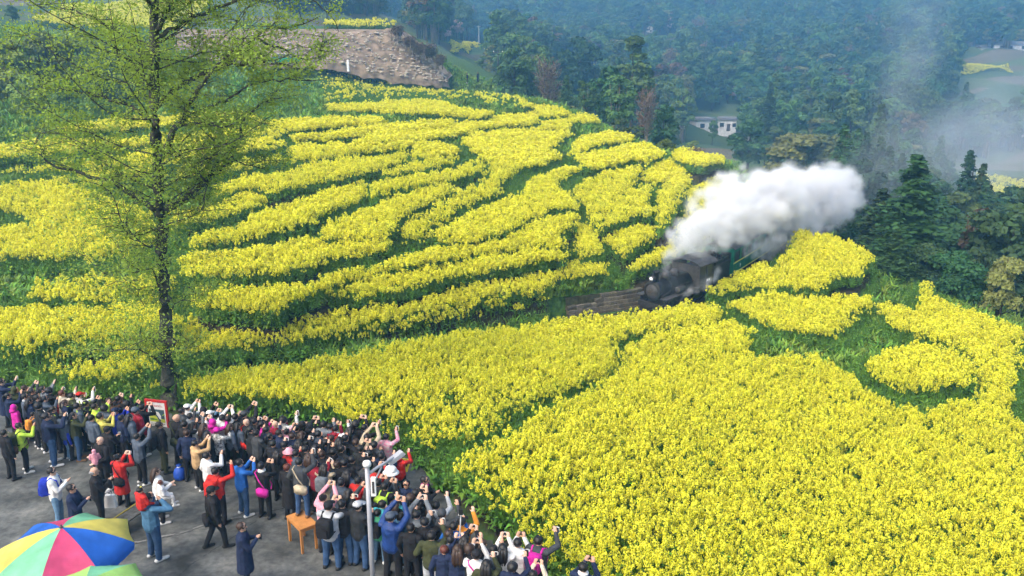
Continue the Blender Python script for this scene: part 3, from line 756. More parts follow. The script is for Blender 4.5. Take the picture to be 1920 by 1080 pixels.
# trees and bushes one can tell apart: kind, top pixel, distance, width factor, name, label
TREES = [
 ('cedar0',1722,288,61,2.1,'conifer_tree','tall dark green conifer standing highest at the edge of the yellow knoll'),
 ('cedar1',1658,350,66,1.9,'conifer_tree','dark conifer just right of the thick white steam'),
 ('cedar2',1685,430,57,2.5,'conifer_tree','bushy low conifer behind the knoll field, in front of the tallest conifer'),
 ('cedar1',1655,190,130,.9,'conifer_tree','slender conifer spire far above the steam cloud'),
 ('cedar2',1620,255,125,1.0,'conifer_tree','conifer left of the slender spire behind the steam'),
 ('thicket2',1740,455,58,1.1,'thicket_tree','dark leafy tree low behind the yellow slope, right of the conifers'),
 ('thicket2',1800,470,56,1.1,'thicket_tree','dark leafy tree directly behind the crest of the yellow slope'),
 ('round_dark0',1775,390,68,1.2,'dark_tree','dark rounded tree right of the tallest conifer'),
 ('rust',1845,385,64,.9,'rusty_tree','tree with rusty brown leaf tips near the right edge'),
 ('round_dark1',1905,380,60,1.1,'dark_tree','big dark tree at the right edge above the yellow slope'),
 ('round_dark2',1850,470,57,.9,'dark_tree','dark tree in the shade below the rusty tree'),
 ('olive',1895,470,54,.8,'leafy_tree','olive leafed tree at the right edge close to the yellow slope'),
 ('round_dark0',1590,420,74,1.0,'dark_tree','dark tree behind the top edge of the knoll field'),
 ('round_mid2',1610,370,80,1.0,'leafy_tree','dim green tree at the right end of the thick steam'),
 ('olive',1495,240,150,1.5,'leafy_tree','rounded olive green tree just above the steam cloud'),
 ('olive',1565,240,152,1.4,'leafy_tree','second rounded olive tree above the steam, right of its twin'),
 ('round_dark1',1408,222,165,1.2,'dark_tree','wide dark tree right of the white house'),
 ('round_mid1',1338,226,225,.75,'leafy_tree','small green tree in front of the white house'),
 ('fresh',1300,262,170,1.1,'leafy_tree','light green tree below the white house'),
 ('round_mid0',1255,225,180,1.0,'leafy_tree','green tree left of the white house'),
 ('tall_open',1190,65,150,1.1,'tall_tree','tall open crowned tree rising above the ridge wood'),
 ('round_dark2',1088,70,210,1.0,'dark_tree','dark domed tree between the two tall ridge trees'),
 ('round_dark0',948,45,215,.95,'dark_tree','tall dark tree rising behind the utility pole'),
 ('round_dark1',965,85,150,.95,'dark_tree','dense dark tree beside the utility pole on the ridge'),
 ('bare',1028,100,136,1.3,'bare_tree','bare brown tree with pale stems on the ridge edge'),
 ('round_mid2',1000,90,155,.9,'leafy_tree','green tree left of the bare brown tree'),
 ('round_dark2',1140,125,128,1.0,'dark_tree','broad dark tree right of the bare brown tree'),
 ('bamboo0',1165,135,122,1.2,'bamboo_clump','dense dark bamboo clump below the tall open tree'),
 ('cedar0',1062,140,135,1.2,'conifer_tree','small dark conifer at the foot of the bare brown tree'),
 ('bare',1215,155,112,1.0,'bare_tree','tall bare tree with pale trunk right of the bamboo'),
 ('round_dark1',1245,195,118,.9,'dark_tree','dark tree right of the tall pale trunk'),
 ('bamboo1',1100,150,124,1.1,'bamboo_clump','bamboo clump between the small conifer and the broad dark tree'),
 ('shrub_dark',1175,222,104,1.6,'bush','leafy green bush at the ridge edge under the bamboo'),
 ('brush',1305,275,88,1.3,'bush','greyish twiggy bush among the yellow plots near the steam'),
 ('shrub',1248,262,96,1.2,'bush','pale twiggy bush at the hill edge below the pale trunk'),
 ('round_mid1',905,105,190,1.6,'leafy_tree','broad hazy green tree beside the stone bank'),
 ('round_mid0',860,118,185,1.2,'leafy_tree','hazy green tree touching the stone bank'),
 ('round_dark2',610,-40,215,1.3,'dark_tree','dark tree on top of the hill, left of the far slope'),
 ('round_dark0',560,-20,205,1.3,'dark_tree','dark tree on the hilltop behind the spring tree crown'),
 ('thicket0',10,75,90,1.0,'thicket_tree','dense green thicket tree at the left edge of the hill'),
 ('thicket0',75,62,94,1.0,'thicket_tree','dark dense thicket tree second from the left edge'),
 ('thicket0',140,58,97,1.0,'thicket_tree','tall green thicket tree third from the left edge'),
 ('thicket0',200,95,92,1.0,'thicket_tree','dark green thicket tree just left of the big trunk'),
 ('thicket1',48,140,84,1.0,'thicket_tree','low light green thicket bush in front at the left edge'),
 ('thicket1',120,150,85,1.0,'thicket_tree','low light green thicket bush below the tall thicket tree'),
 ('thicket0',255,120,95,1.0,'thicket_tree','green thicket tree behind the big trunk'),
 ('thicket1',180,165,84,.9,'thicket_tree','low dark thicket bush above the left terraces'),
 ('round_dark0',20,10,150,1.3,'dark_tree','dark tree in the upper left corner'),
 ('thicket1',380,140,110,.9,'thicket_tree','light green bush tree right of the big trunk'),
 ('thicket1',470,145,112,.9,'thicket_tree','light green bush tree below the green car'),
 ('shrub',560,160,116,2.2,'bush','green bush at the left end of the sparse top field'),
 ('brush',540,196,100,2.0,'bush','brown dry brush below the thicket, right of the big tree'),
 ('brush',580,200,101,2.0,'bush','brown dry brush at the left end of the top terrace'),
]
for kd, px, top, Y, w, nm, lb in TREES:
    tree_at(kd, px, top, Y, lb, name=nm, w=w, cat='bush' if 'bush' in nm else 'tree')

for px, py, Y, H, lb in ((746,72,143,2.2,'reddish brown brush at the top of the stone bank'),(768,92,142.5,2.2,'reddish brown brush on the upper edge of the bank'),(785,106,142,2.4,'reddish brown brush halfway down the bank edge'),(806,112,142,2.6,'reddish brown brush at the right shoulder of the bank'),(824,126,142,2.2,'lowest reddish brown brush at the right foot of the bank')):
    plant_tree('brush', tuple(at_y(px, py, Y)), H, lb, name='bush', w=1.5, cat='bush')
# far wood: one mass
g = np.random.default_rng(11)
FOREST = ['round_dark0','round_dark1','round_mid0','round_mid1','round_mid2','bamboo0','bamboo1','olive','rust','pink','white','tall_open','cedar0','bare']
merged = []
for k in FOREST:
    tr, cr, h0 = TREE[k]
    me = cr.copy(); bm = bmesh.new(); bm.from_mesh(cr)
    b2 = bmesh.new(); b2.from_mesh(tr); b2.free()
    off = len(me.materials); me.materials.append(M_PALEBARK if k.startswith('bamboo') or k == 'bare' else M_BARK)
    n0 = len(bm.faces); bm.from_mesh(tr); bm.faces.ensure_lookup_table()
    for f in bm.faces[n0:]: f.material_index = off
    bm.to_mesh(me); bm.free(); merged.append(me)
C_FOREST = proto_collection('wood', merged)
n = 42000
t = g.uniform(0, 1, n); rr = 48 + (820 - 48) * t ** .62; aa = g.uniform(R(-44), R(44), n)
X = rr * np.sin(aa); Y = rr * np.cos(aa); Z = ground_z(X, Y)
px, py = project(np.stack([X, Y, Z], -1))
pt = project(np.stack([X, Y, Z + 7.5], -1))[1]; hw = 3.0 * F_PX / np.maximum(Y, 1)
def clear(x0, x1, y0, y1): return (px > x0 - hw * .6) & (px < x1 + hw * .6) & (py > y0) & (pt < y1 - .15 * (y1 - y0)) & (Y > 90)
cut = in_poly(X, Y, HILL) | (edge_dist(X, Y, HILL) < np.where(px > 1560, 2.5, 5))
for c in ((1290,1395,222,262),(1800,1980,88,150),(1790,1980,175,215),(1790,1980,300,395),(838,930,80,104),(1040,1120,128,150),(1180,1270,72,92),(1330,1400,92,106),(560,760,30,70)):
    cut |= clear(*c)
cut |= (px < 860) & (Y < 225)
cut |= (px < 1010) & (Y < 165)
cut |= (px > 1215) & (Y < 150) & (px < 1545)
cut |= (px >= 1545) & (px < 1640) & (Y < 74)
cut |= (px > 930) & (px < 1215) & (Y < 118)
dens = np.where(py < 140, .95, .62) * np.clip(1.1 * (Y / 420) ** .5, .45, 1)
dens = np.where((px > 1545) & (Y < 150), .95, dens)
cut |= g.uniform(size=n) > dens
cut |= (px < -150) | (px > 2120) | (py < -330)
keep = ~cut
X, Y, Z, py, px = X[keep], Y[keep], Z[keep], py[keep], px[keep]; n = len(X)
pick = g.choice(len(FOREST), n, p=np.array([.11,.10,.14,.12,.11,.09,.08,.09,.045,.012,.013,.05,.02,.02]) / 1.0)
nearr = Y < 140
pick = np.where(nearr, g.choice([0, 1, 12, 12, 3], n), pick)
s = g.uniform(.55, 1.15, n) * np.where(Y > 200, 1.45, .95) * np.where(nearr, 1.15, 1)
rot = np.stack([np.zeros(n), np.zeros(n), g.uniform(0, 6.28, n)], -1)
scatter('far_wood', np.stack([X, Y, Z - .3], -1), rot, np.stack([s * 1.05, s * 1.05, s], -1), pick, C_FOREST, 'hazy blue green wood covering the far valley slopes', 'wood')
print('wood', n)
# small blossom trees and scrub in the clearings
# ------------------------------------------------------------------ far fields on the valley floor and hilltop
def far_field(name, pix, share, label, step, up=.8, lift=0.0, Y=None):
    px = np.array([p[0] for p in pix], float); py = np.array([p[1] for p in pix], float)
    W = hit(px, py, up) if Y is None else at_y(px, py, Y)
    poly = W[:, :2]; g = np.random.default_rng(len(label))
    X, Y_ = grid_in(poly, step, g); n = len(X)
    if n == 0: return
    var = np.where(g.uniform(size=n) < share, g.integers(0, 4, n), 5)
    s = g.uniform(.9, 1.2, n); w = s * max(1.5, step * 2.6)
    scatter(name, np.stack([X, Y_, ground_z(X, Y_)], -1), np.stack([np.zeros(n), np.zeros(n), g.uniform(0, 6.28, n)], -1), np.stack([w, w, s], -1), 12 + var, C_RAPE, label, 'rapeseed')
far_field('rapeseed_crop', [(845,86),(935,86),(928,92),(870,97),(846,94)], .8, 'small far yellow field behind the ridge, left of the dark tall tree', .7)
far_field('rapeseed_crop', [(1800,132),(1815,124),(1890,122),(1900,130),(1880,138),(1800,146)], .9, 'small bright yellow field by the far road on the right', .6)
far_field('rapeseed_crop', [(1830,330),(1870,335),(1940,345),(1940,372),(1880,365),(1835,352)], .35, 'pale green and yellow field at the right edge below the haze', .45)
far_field('rapeseed_crop', [(1110,112),(1165,108),(1160,118),(1112,120)], .8, 'thin yellow strip between the two tall ridge trees', .7)
far_field('rapeseed_crop', [(60,30),(180,-5),(330,-10),(400,20),(330,44),(180,42)], .8, 'yellow field on the hilltop behind the crown of the big tree', .7)
far_field('rapeseed_crop', [(610,46),(740,52),(738,60),(610,56)], .7, 'narrow yellow green crop along the top of the stone bank', .5)
far_field('vegetable_crop', [(1700,235),(1960,215),(1960,235),(1720,250)], .0, 'green vegetable strip on the far right terraces', .8)
far_field('vegetable_crop', [(1740,185),(1960,175),(1960,190),(1750,198)], .0, 'upper green vegetable strip on the far right terraces', .9)
far_field('vegetable_crop', [(1255,165),(1400,155),(1420,165),(1260,178)], .0, 'green vegetable strip on the terraces above the white house', .9)
# weeds over the hill shoulder behind the terraces
g = np.random.default_rng(21)
SH = hit(np.array([-150,-150,150,330,560,600,850,640,480,300,0.]), np.array([250,60,50,60,110,125,148,205,215,222,245.]), .3)[:, :2]
X, Y = grid_in(SH, .75, g); Z, K = ground_z(X, Y, True); m = K == 0; X, Y, Z = X[m], Y[m], Z[m]; n = len(X)
s = g.uniform(1.2, 2.6, n)
scatter('hillside_scrub', np.stack([X, Y, Z], -1), np.stack([np.zeros(n), np.zeros(n), g.uniform(0, 6.28, n)], -1), np.stack([s, s, s], -1), g.integers(0, 4, n), C_WEED, 'rough green scrub on the shoulder of the hill behind the terraces', 'scrub')

# ------------------------------------------------------------------ steam and smoke
def puffs(spine, per, seed, jit=.55, small=.5):
    """spine = [(px, py, Y, radius m)...] -> sub-puffs round it"""
    g = np.random.default_rng(seed); out = []
    S = np.array([(*at_y(a, b, Y), r) for a, b, Y, r in spine])
    D = spline(S, .5)
    for p in D:
        for k in range(per):
            v = g.normal(size=3); v /= np.linalg.norm(v)
            out.append((*(p[:3] + v * p[3] * jit * g.uniform(.5, 1.15)), p[3] * small * g.uniform(.6, 1.25)))
    return np.array(out)
def volume_cloud(name, P, dens, vox, noise_s, noise_a, soft, label, cat, col=(1, 1, 1), aniso=0.0, pad=1.5):
    me = bpy.data.meshes.new(name); me.vertices.add(len(P)); me.vertices.foreach_set('co', P[:, :3].astype(np.float32).ravel())
    a = me.attributes.new('rad', 'FLOAT', 'POINT'); a.data.foreach_set('value', P[:, 3].astype(np.float32))
    lo = P[:, :3].min(0) - P[:, 3].max() - pad; hi = P[:, :3].max(0) + P[:, 3].max() + pad
    o = link(name, me)
    ng = bpy.data.node_groups.new(name + '_cloud', 'GeometryNodeTree')
    ng.interface.new_socket('Geometry', in_out='INPUT', socket_type='NodeSocketGeometry'); ng.interface.new_socket('Geometry', in_out='OUTPUT', socket_type='NodeSocketGeometry')
    N = ng.nodes; L = ng.links; gi = N.new('NodeGroupInput'); go = N.new('NodeGroupOutput')
    vc = N.new('GeometryNodeVolumeCube'); vc.inputs['Min'].default_value = lo; vc.inputs['Max'].default_value = hi
    for ax, i in (('X', 0), ('Y', 1), ('Z', 2)): vc.inputs['Resolution ' + ax].default_value = max(8, int((hi - lo)[i] / vox))
    pos = N.new('GeometryNodeInputPosition')
    nz = N.new('ShaderNodeTexNoise'); nz.inputs['Scale'].default_value = noise_s; nz.inputs['Detail'].default_value = 5; nz.inputs['Roughness'].default_value = .6
    L.new(pos.outputs[0], nz.inputs['Vector'])
    # nearest puff, its distance and radius
    sn = N.new('GeometryNodeSampleNearest'); sn.domain = 'POINT'
    L.new(gi.outputs[0], sn.inputs['Geometry']); L.new(pos.outputs[0], sn.inputs['Sample Position'])
    def samp(t, src):
        s = N.new('GeometryNodeSampleIndex'); s.data_type = t; s.domain = 'POINT'; L.new(gi.outputs[0], s.inputs['Geometry']); L.new(src, s.inputs['Value']); L.new(sn.outputs[0], s.inputs['Index']); return s.outputs[0]
    p2 = N.new('GeometryNodeInputPosition'); na = N.new('GeometryNodeInputNamedAttribute'); na.data_type = 'FLOAT'; na.inputs['Name'].default_value = 'rad'
    near = samp('FLOAT_VECTOR', p2.outputs[0]); rad_ = samp('FLOAT', na.outputs[0])
    vd = N.new('ShaderNodeVectorMath'); vd.operation = 'DISTANCE'; L.new(pos.outputs[0], vd.inputs[0]); L.new(near, vd.inputs[1])
    def mth(op, a, b):
        m = N.new('ShaderNodeMath'); m.operation = op
        for i, x in enumerate((a, b)):
            if isinstance(x, (int, float)): m.inputs[i].default_value = x
            else: L.new(x, m.inputs[i])
        return m.outputs[0]
    nn = mth('MULTIPLY', mth('SUBTRACT', nz.outputs['Fac'], .5), noise_a)
    e = mth('ADD', mth('SUBTRACT', 1.0, mth('DIVIDE', vd.outputs['Value'], rad_)), nn)
    mr = N.new('ShaderNodeMapRange'); mr.interpolation_type = 'SMOOTHSTEP'; mr.inputs['From Min'].default_value = 0; mr.inputs['From Max'].default_value = soft
    L.new(e, mr.inputs['Value'])
    n2 = N.new('ShaderNodeTexNoise'); n2.inputs['Scale'].default_value = noise_s * .45; n2.inputs['Detail'].default_value = 3; L.new(pos.outputs[0], n2.inputs['Vector'])
    m2 = N.new('ShaderNodeMapRange'); m2.inputs['From Min'].default_value = .36; m2.inputs['From Max'].default_value = .62; m2.inputs['To Min'].default_value = .12; m2.inputs['To Max'].default_value = 1.25; L.new(n2.outputs['Fac'], m2.inputs['Value'])
    L.new(mth('MULTIPLY', mr.outputs[0], m2.outputs[0]), vc.inputs['Density'])
    m = bpy.data.materials.new(name + '_vapour'); m.use_nodes = True; nt = m.node_tree; nt.nodes.clear()
    out = nt.nodes.new('ShaderNodeOutputMaterial'); pv = nt.nodes.new('ShaderNodeVolumePrincipled')
    pv.inputs['Color'].default_value = (*col, 1); pv.inputs['Density'].default_value = dens; pv.inputs['Anisotropy'].default_value = aniso
    nt.links.new(pv.outputs[0], out.inputs['Volume'])
    sm = N.new('GeometryNodeSetMaterial'); sm.inputs['Material'].default_value = m
    L.new(vc.outputs[0], sm.inputs[0]); L.new(sm.outputs[0], go.inputs[0]); me.materials.append(m)
    md = o.modifiers.new('cloud', 'NODES'); md.node_group = ng
    tag(o, label, cat, kind='stuff'); return o
STEAM = np.vstack([
    puffs([(1249,506,48.3,.22),(1251,488,48.6,.45),(1260,465,49.2,.85),(1285,447,50.5,1.2),(1325,430,53,1.6),(1370,415,56,2.0)], 16, 1, .7, .38),
    puffs([(1370,408,56,2.1),(1420,390,61,2.6),(1475,378,66,2.9),(1530,372,71,3.0)], 20, 2, .75, .36),
    puffs([(1390,468,57,.7),(1430,460,60,1.1),(1475,445,64,1.4),(1520,420,68,1.8)], 10, 3, .8, .4),
    puffs([(1300,462,52.5,.6),(1340,452,55,.8),(1375,440,57,.9)], 6, 12, .8, .42),
    puffs([(1545,368,73,3.0),(1575,362,77,2.8)], 9, 13, .6, .42),
    puffs([(1300,415,54,1.2),(1340,380,60,1.6),(1390,345,66,1.6)], 3, 14, .9, .35),
])
volume_cloud('steam', STEAM, 1.9, .16, .95, 2.3, .9, 'thick white steam billowing from the locomotive over its carriages', 'steam', (.985, .99, 1.0))
LOW = np.vstack([puffs([(1268,566,47.3,.16),(1285,552,48.0,.3),(1305,540,49.5,.45),(1325,525,51,.6),(1340,512,52.5,.6)], 7, 4)])
volume_cloud('steam', LOW, 1.3, .12, 1.2, 1.2, .9, 'low white jet of steam trailing along the side of the locomotive', 'steam')
VEIL = puffs([(1222,560,47.6,1.0),(1245,535,48.6,1.1),(1290,515,51,1.2),(1320,500,53,1.1)], 6, 15, .7, .7)
volume_cloud('smoke', VEIL, .09, .2, .8, 1.8, 1.1, 'grey veil of smoke hanging round the locomotive', 'smoke', (.7, .76, .84))
THIN = np.vstack([
    puffs([(1285,380,60,2.2),(1330,350,66,2.6),(1400,320,74,2.6)], 5, 6, .6, .8),
    puffs([(1560,350,80,3.5),(1590,350,84,4),(1640,325,92,4),(1700,290,100,5),(1760,280,110,7),(1800,300,120,7)], 5, 5, .6, .8),
    puffs([(1690,260,120,5),(1700,190,130,5),(1705,130,140,5),(1715,70,150,6),(1730,30,155,6)], 5, 7, .6, .7),
    puffs([(1760,330,120,7),(1860,300,140,10),(1960,240,170,14)], 4, 8, .7, .8)])
volume_cloud('smoke', THIN, .013, .8, .22, 1.8, 1.2, 'thin bluish smoke drifting from the train up across the valley', 'smoke', (.86, .92, 1.0))

# ------------------------------------------------------------------ haze
hz = MB().box((0, 460, 78), (2400, 1100, 200)).build('haze', bpy.data.materials.new('haze_air'))
hm = hz.data.materials[0]; hm.use_nodes = True; hm.node_tree.nodes.clear()
ho = hm.node_tree.nodes.new('ShaderNodeOutputMaterial'); hv = hm.node_tree.nodes.new('ShaderNodeVolumePrincipled')
hv.inputs['Color'].default_value = (.24, .60, 1.0, 1); hv.inputs['Density'].default_value = .00105; hv.inputs['Anisotropy'].default_value = .2
hm.node_tree.links.new(hv.outputs[0], ho.inputs['Volume'])
tag(hz, 'pale blue haze over the valley', 'haze', kind='stuff')
# ------------------------------------------------------------------ road
def concrete():
    m = bpy.data.materials.new('stained_concrete'); m.use_nodes = True; nt = m.node_tree; N = nt.nodes; L = nt.links; bs = N['Principled BSDF']
    bs.inputs['Roughness'].default_value = .8
    geo = N.new('ShaderNodeNewGeometry')
    def noise(sc, det=8, ro=.6):
        n = N.new('ShaderNodeTexNoise'); n.inputs['Scale'].default_value = sc; n.inputs['Detail'].default_value = det; n.inputs['Roughness'].default_value = ro; L.new(geo.outputs['Position'], n.inputs['Vector']); return n
    def ramp(n, els):
        r = N.new('ShaderNodeValToRGB'); e = r.color_ramp.elements
        e[0].position, e[0].color = els[0][0], (*els[0][1], 1); e[1].position, e[1].color = els[1][0], (*els[1][1], 1)
        for p, c in els[2:]: x = e.new(p); x.color = (*c, 1)
        L.new(n.outputs['Fac'], r.inputs['Fac']); return r
    a = ramp(noise(.9), [(.32, (.024, .028, .028)), (.55, (.105, .11, .105)), (.75, (.20, .20, .185))])
    b = ramp(noise(5.0), [(.35, (.55, .55, .55)), (.65, (1.15, 1.15, 1.12))])
    c = ramp(noise(22.0, 3), [(.28, (.35, .35, .35)), (.40, (1, 1, 1))])
    m1 = N.new('ShaderNodeMixRGB'); m1.blend_type = 'MULTIPLY'; m1.inputs[0].default_value = 1; L.new(a.outputs[0], m1.inputs[1]); L.new(b.outputs[0], m1.inputs[2])
    m2 = N.new('ShaderNodeMixRGB'); m2.blend_type = 'MULTIPLY'; m2.inputs[0].default_value = .6; L.new(m1.outputs[0], m2.inputs[1]); L.new(c.outputs[0], m2.inputs[2])
    L.new(m2.outputs[0], bs.inputs['Base Color'])
    bp = N.new('ShaderNodeBump'); bp.inputs['Strength'].default_value = .35; bp.inputs['Distance'].default_value = .02; L.new(noise(30).outputs['Fac'], bp.inputs['Height']); L.new(bp.outputs['Normal'], bs.inputs['Normal'])
    return m
M_CONC = concrete()
bm = bmesh.new(); vs = [bm.verts.new((x, y, 0.0)) for x, y in ROAD]; bm.faces.new(vs[::-1])
for v in bm.verts: pass
bmesh.ops.recalc_face_normals(bm, faces=bm.faces[:])
me = bpy.data.meshes.new('road'); bm.to_mesh(me); bm.free(); me.materials.append(M_CONC)
road = link('road', me); tag(road, kind='structure')
if me.polygons[0].normal.z < 0: me.flip_normals()
# slab joints: ragged dark lines a few mm proud of the slab
M_JOINT = mat('joint_dirt', (.012, .013, .012), .95, .3, 10)
M_CHIP = mat('chipped_edge', (.20, .20, .19), .9, .3, 14)
def strip(name, pix, w, m, z, parent, seed, brk=0.0):
    g = np.random.default_rng(seed); P = np.array([at_z(a, b, 0)[:2] for a, b in pix]); P = spline(np.c_[P, np.zeros(len(P))], .12)
    mb = MB(); pr = None
    for i in range(len(P) - 1):
        if g.uniform() < brk: pr = None; continue
        d = P[i + 1] - P[i]; n = np.array([-d[1], d[0], 0]); n /= np.linalg.norm(n) + 1e-9
        j = g.normal(0, .012); w0 = w * g.uniform(.4, 1.3)
        a, b = P[i] + n * (j + w0), P[i] + n * (j - w0); c, e = P[i + 1] + n * (j - w0 * .8), P[i + 1] + n * (j + w0 * .8)
        mb.add([(*q[:2], z) for q in (a, b, c, e)], [(0, 1, 2, 3)])
    return mb.build(name, m, parent)
J = [(-60,1110),(90,1062),(190,1036),(290,1012),(345,1000),(390,985),(480,966),(560,946),(640,925)]
strip('joint', J, .012, M_JOINT, .004, road, 3)
strip('joint', [(a, b - 3) for a, b in J[2:]], .03, M_CHIP, .006, road, 4, .45)
strip('joint', [(300,1140),(340,1075),(395,1035),(440,1005),(510,955)], .008, M_JOINT, .005, road, 5, .2)

# ------------------------------------------------------------------ railway
M_STEEL = mat('rail_steel', (.10, .08, .07), .45, .3, 12, metal=.7)
M_TIMBER = mat('sleeper_timber', (.075, .058, .045), .9, .35, 9, bump=.5)
M_BALLAST = mat('ballast_stone', (.12, .115, .12), .95, .55, 14, bump=1.0, bscale=18)
RC = RAIL_C; RT = np.gradient(RC, axis=0); RT[:, 2] *= 1; RN = np.stack([-RT[:, 1], RT[:, 0], 0 * RT[:, 0]], -1); RN /= np.linalg.norm(RN, axis=1, keepdims=True)
arc = np.concatenate([[0], np.cumsum(np.linalg.norm(np.diff(RC, axis=0), axis=1))])
def rail_at(s): return np.array([np.interp(s, arc, RC[:, i]) for i in range(3)])
def rail_yaw(s): d = rail_at(s + .3) - rail_at(s - .3); return math.atan2(d[1], d[0])
prof = [(-1.15, -.26), (-.75, -.13), (.75, -.13), (1.15, -.26)]
g = np.random.default_rng(2); V = np.array([RC + RN * o + np.array([0, 0, h]) for o, h in prof]).transpose(1, 0, 2); V = V + g.normal(0, .015, V.shape)
nn = len(RC); ii = np.arange(nn * 4).reshape(nn, 4)
railway = link('railway', np_mesh('railway', V.reshape(-1, 3), np.stack([ii[:-1, :-1], ii[1:, :-1], ii[1:, 1:], ii[:-1, 1:]], -1).reshape(-1, 4)[:, ::-1], [M_BALLAST])); tag(railway, kind='structure')
for sgn in (-1, 1):
    mb = MB(); b = 0
    for i in range(nn):
        p = RC[i] + RN[i] * sgn * .381
        for o, h in ((-.03, -.10), (.03, -.10), (.03, 0), (-.03, 0)): mb.v.append(tuple(p + RN[i] * o + np.array([0, 0, h])))
    for i in range(nn - 1):
        for k in range(4): mb.f.append((i * 4 + k, i * 4 + (k + 1) % 4, i * 4 + 4 + (k + 1) % 4, i * 4 + 4 + k)); mb.m.append(0)
    mb.build('rail', M_STEEL, railway)
sl = MB().box((0, 0, 0), (.18, 1.45, .12), taper=.96).mesh('sleeper', M_TIMBER)
s_loco = float(arc[np.hypot(RC[:, 0] - at_z(1207,588,-2.4)[0], RC[:, 1] - at_z(1207,588,-2.4)[1]).argmin()])   # where the buffer beam stands
for i, s in enumerate(np.arange(s_loco - 14, s_loco + 2, .62)):
    p = rail_at(s); link('sleeper', sl, railway, (p[0], p[1], p[2] - .125), (0, 0, rail_yaw(s) + random.gauss(0, .02)))

# ------------------------------------------------------------------ train
M_BLACK = mat('soot_black_paint', (.012, .013, .015), .5, .4, 5, bump=.15, bscale=30)
M_GREY = mat('worn_grey_iron', (.048, .046, .045), .55, .4, 6, bump=.2, bscale=25)
M_IRON = mat('dark_iron', (.035, .034, .034), .5, .4, 8, metal=.4)
M_GREEN = mat('carriage_green', (.012, .14, .085), .45, .25, 2, bump=.05)
M_YLINE = mat('yellow_line_paint', (.70, .62, .12), .5, .15, 6)
M_GLASS = mat('dark_window', (.012, .014, .016), .4, .2, 3, spec=.6)
M_ROOF = mat('sooty_roof', (.06, .06, .062), .8, .4, 3)
M_COAL = mat('coal', (.012, .012, .013), .55, .5, 14, bump=1, bscale=12)
M_WHITE = mat('white_paint', (.75, .75, .73), .5, .12, 5)
M_RED = mat('red_paint', (.45, .03, .03), .5, .2, 5)
def text_mesh(txt, size, m, depth=.004):
    cu = bpy.data.curves.new('lettering', 'FONT'); cu.body = txt; cu.size = size; cu.extrude = depth; cu.align_x = 'CENTER'
    o = bpy.data.objects.new('lettering_tmp', cu); COL.objects.link(o)
    me = bpy.data.meshes.new_from_object(o.evaluated_get(bpy.context.evaluated_depsgraph_get())); bpy.data.objects.remove(o); bpy.data.curves.remove(cu)
    me.materials.clear(); me.materials.append(m); return me
TR = Matrix.Rotation(R(90), 3, 'X')       # lathe axis z -> across (y)
TX = Matrix.Rotation(R(90), 3, 'Y')       # lathe axis z -> along (x)
def wheel(parent, x, y, r, spokes=8):
    sg = 1 if y > 0 else -1
    w = MB().lathe([(r - .07, -.04), (r, -.05), (r, .05), (r + .02, .05), (r + .02, .065), (r - .07, .05), (r - .07, -.04)], 18, c=(x, y, r), M=TR).build('wheel', M_IRON, parent, True)
    mb = MB().lathe([(.07, -.06), (.07, .06)], 8, c=(x, y, r), M=TR)
    for k in range(spokes):
        a = 6.283 * k / spokes; mb.box((x + math.cos(a) * r * .5, y, r + math.sin(a) * r * .5), (r * .9, .05, .05), rot=(0, -a, 0))
    mb.build('spokes', M_IRON, w)
    return w
def vehicle(name, s, length, label):
    """empty at rail level under the middle; local x points towards the front (down the line)"""
    p = rail_at(s + length / 2); a = rail_at(s); b = rail_at(s + length)
    yaw = math.atan2(a[1] - b[1], a[0] - b[0])
    o = empty(name, tuple(p), yaw); tag(o, label, 'train'); return o
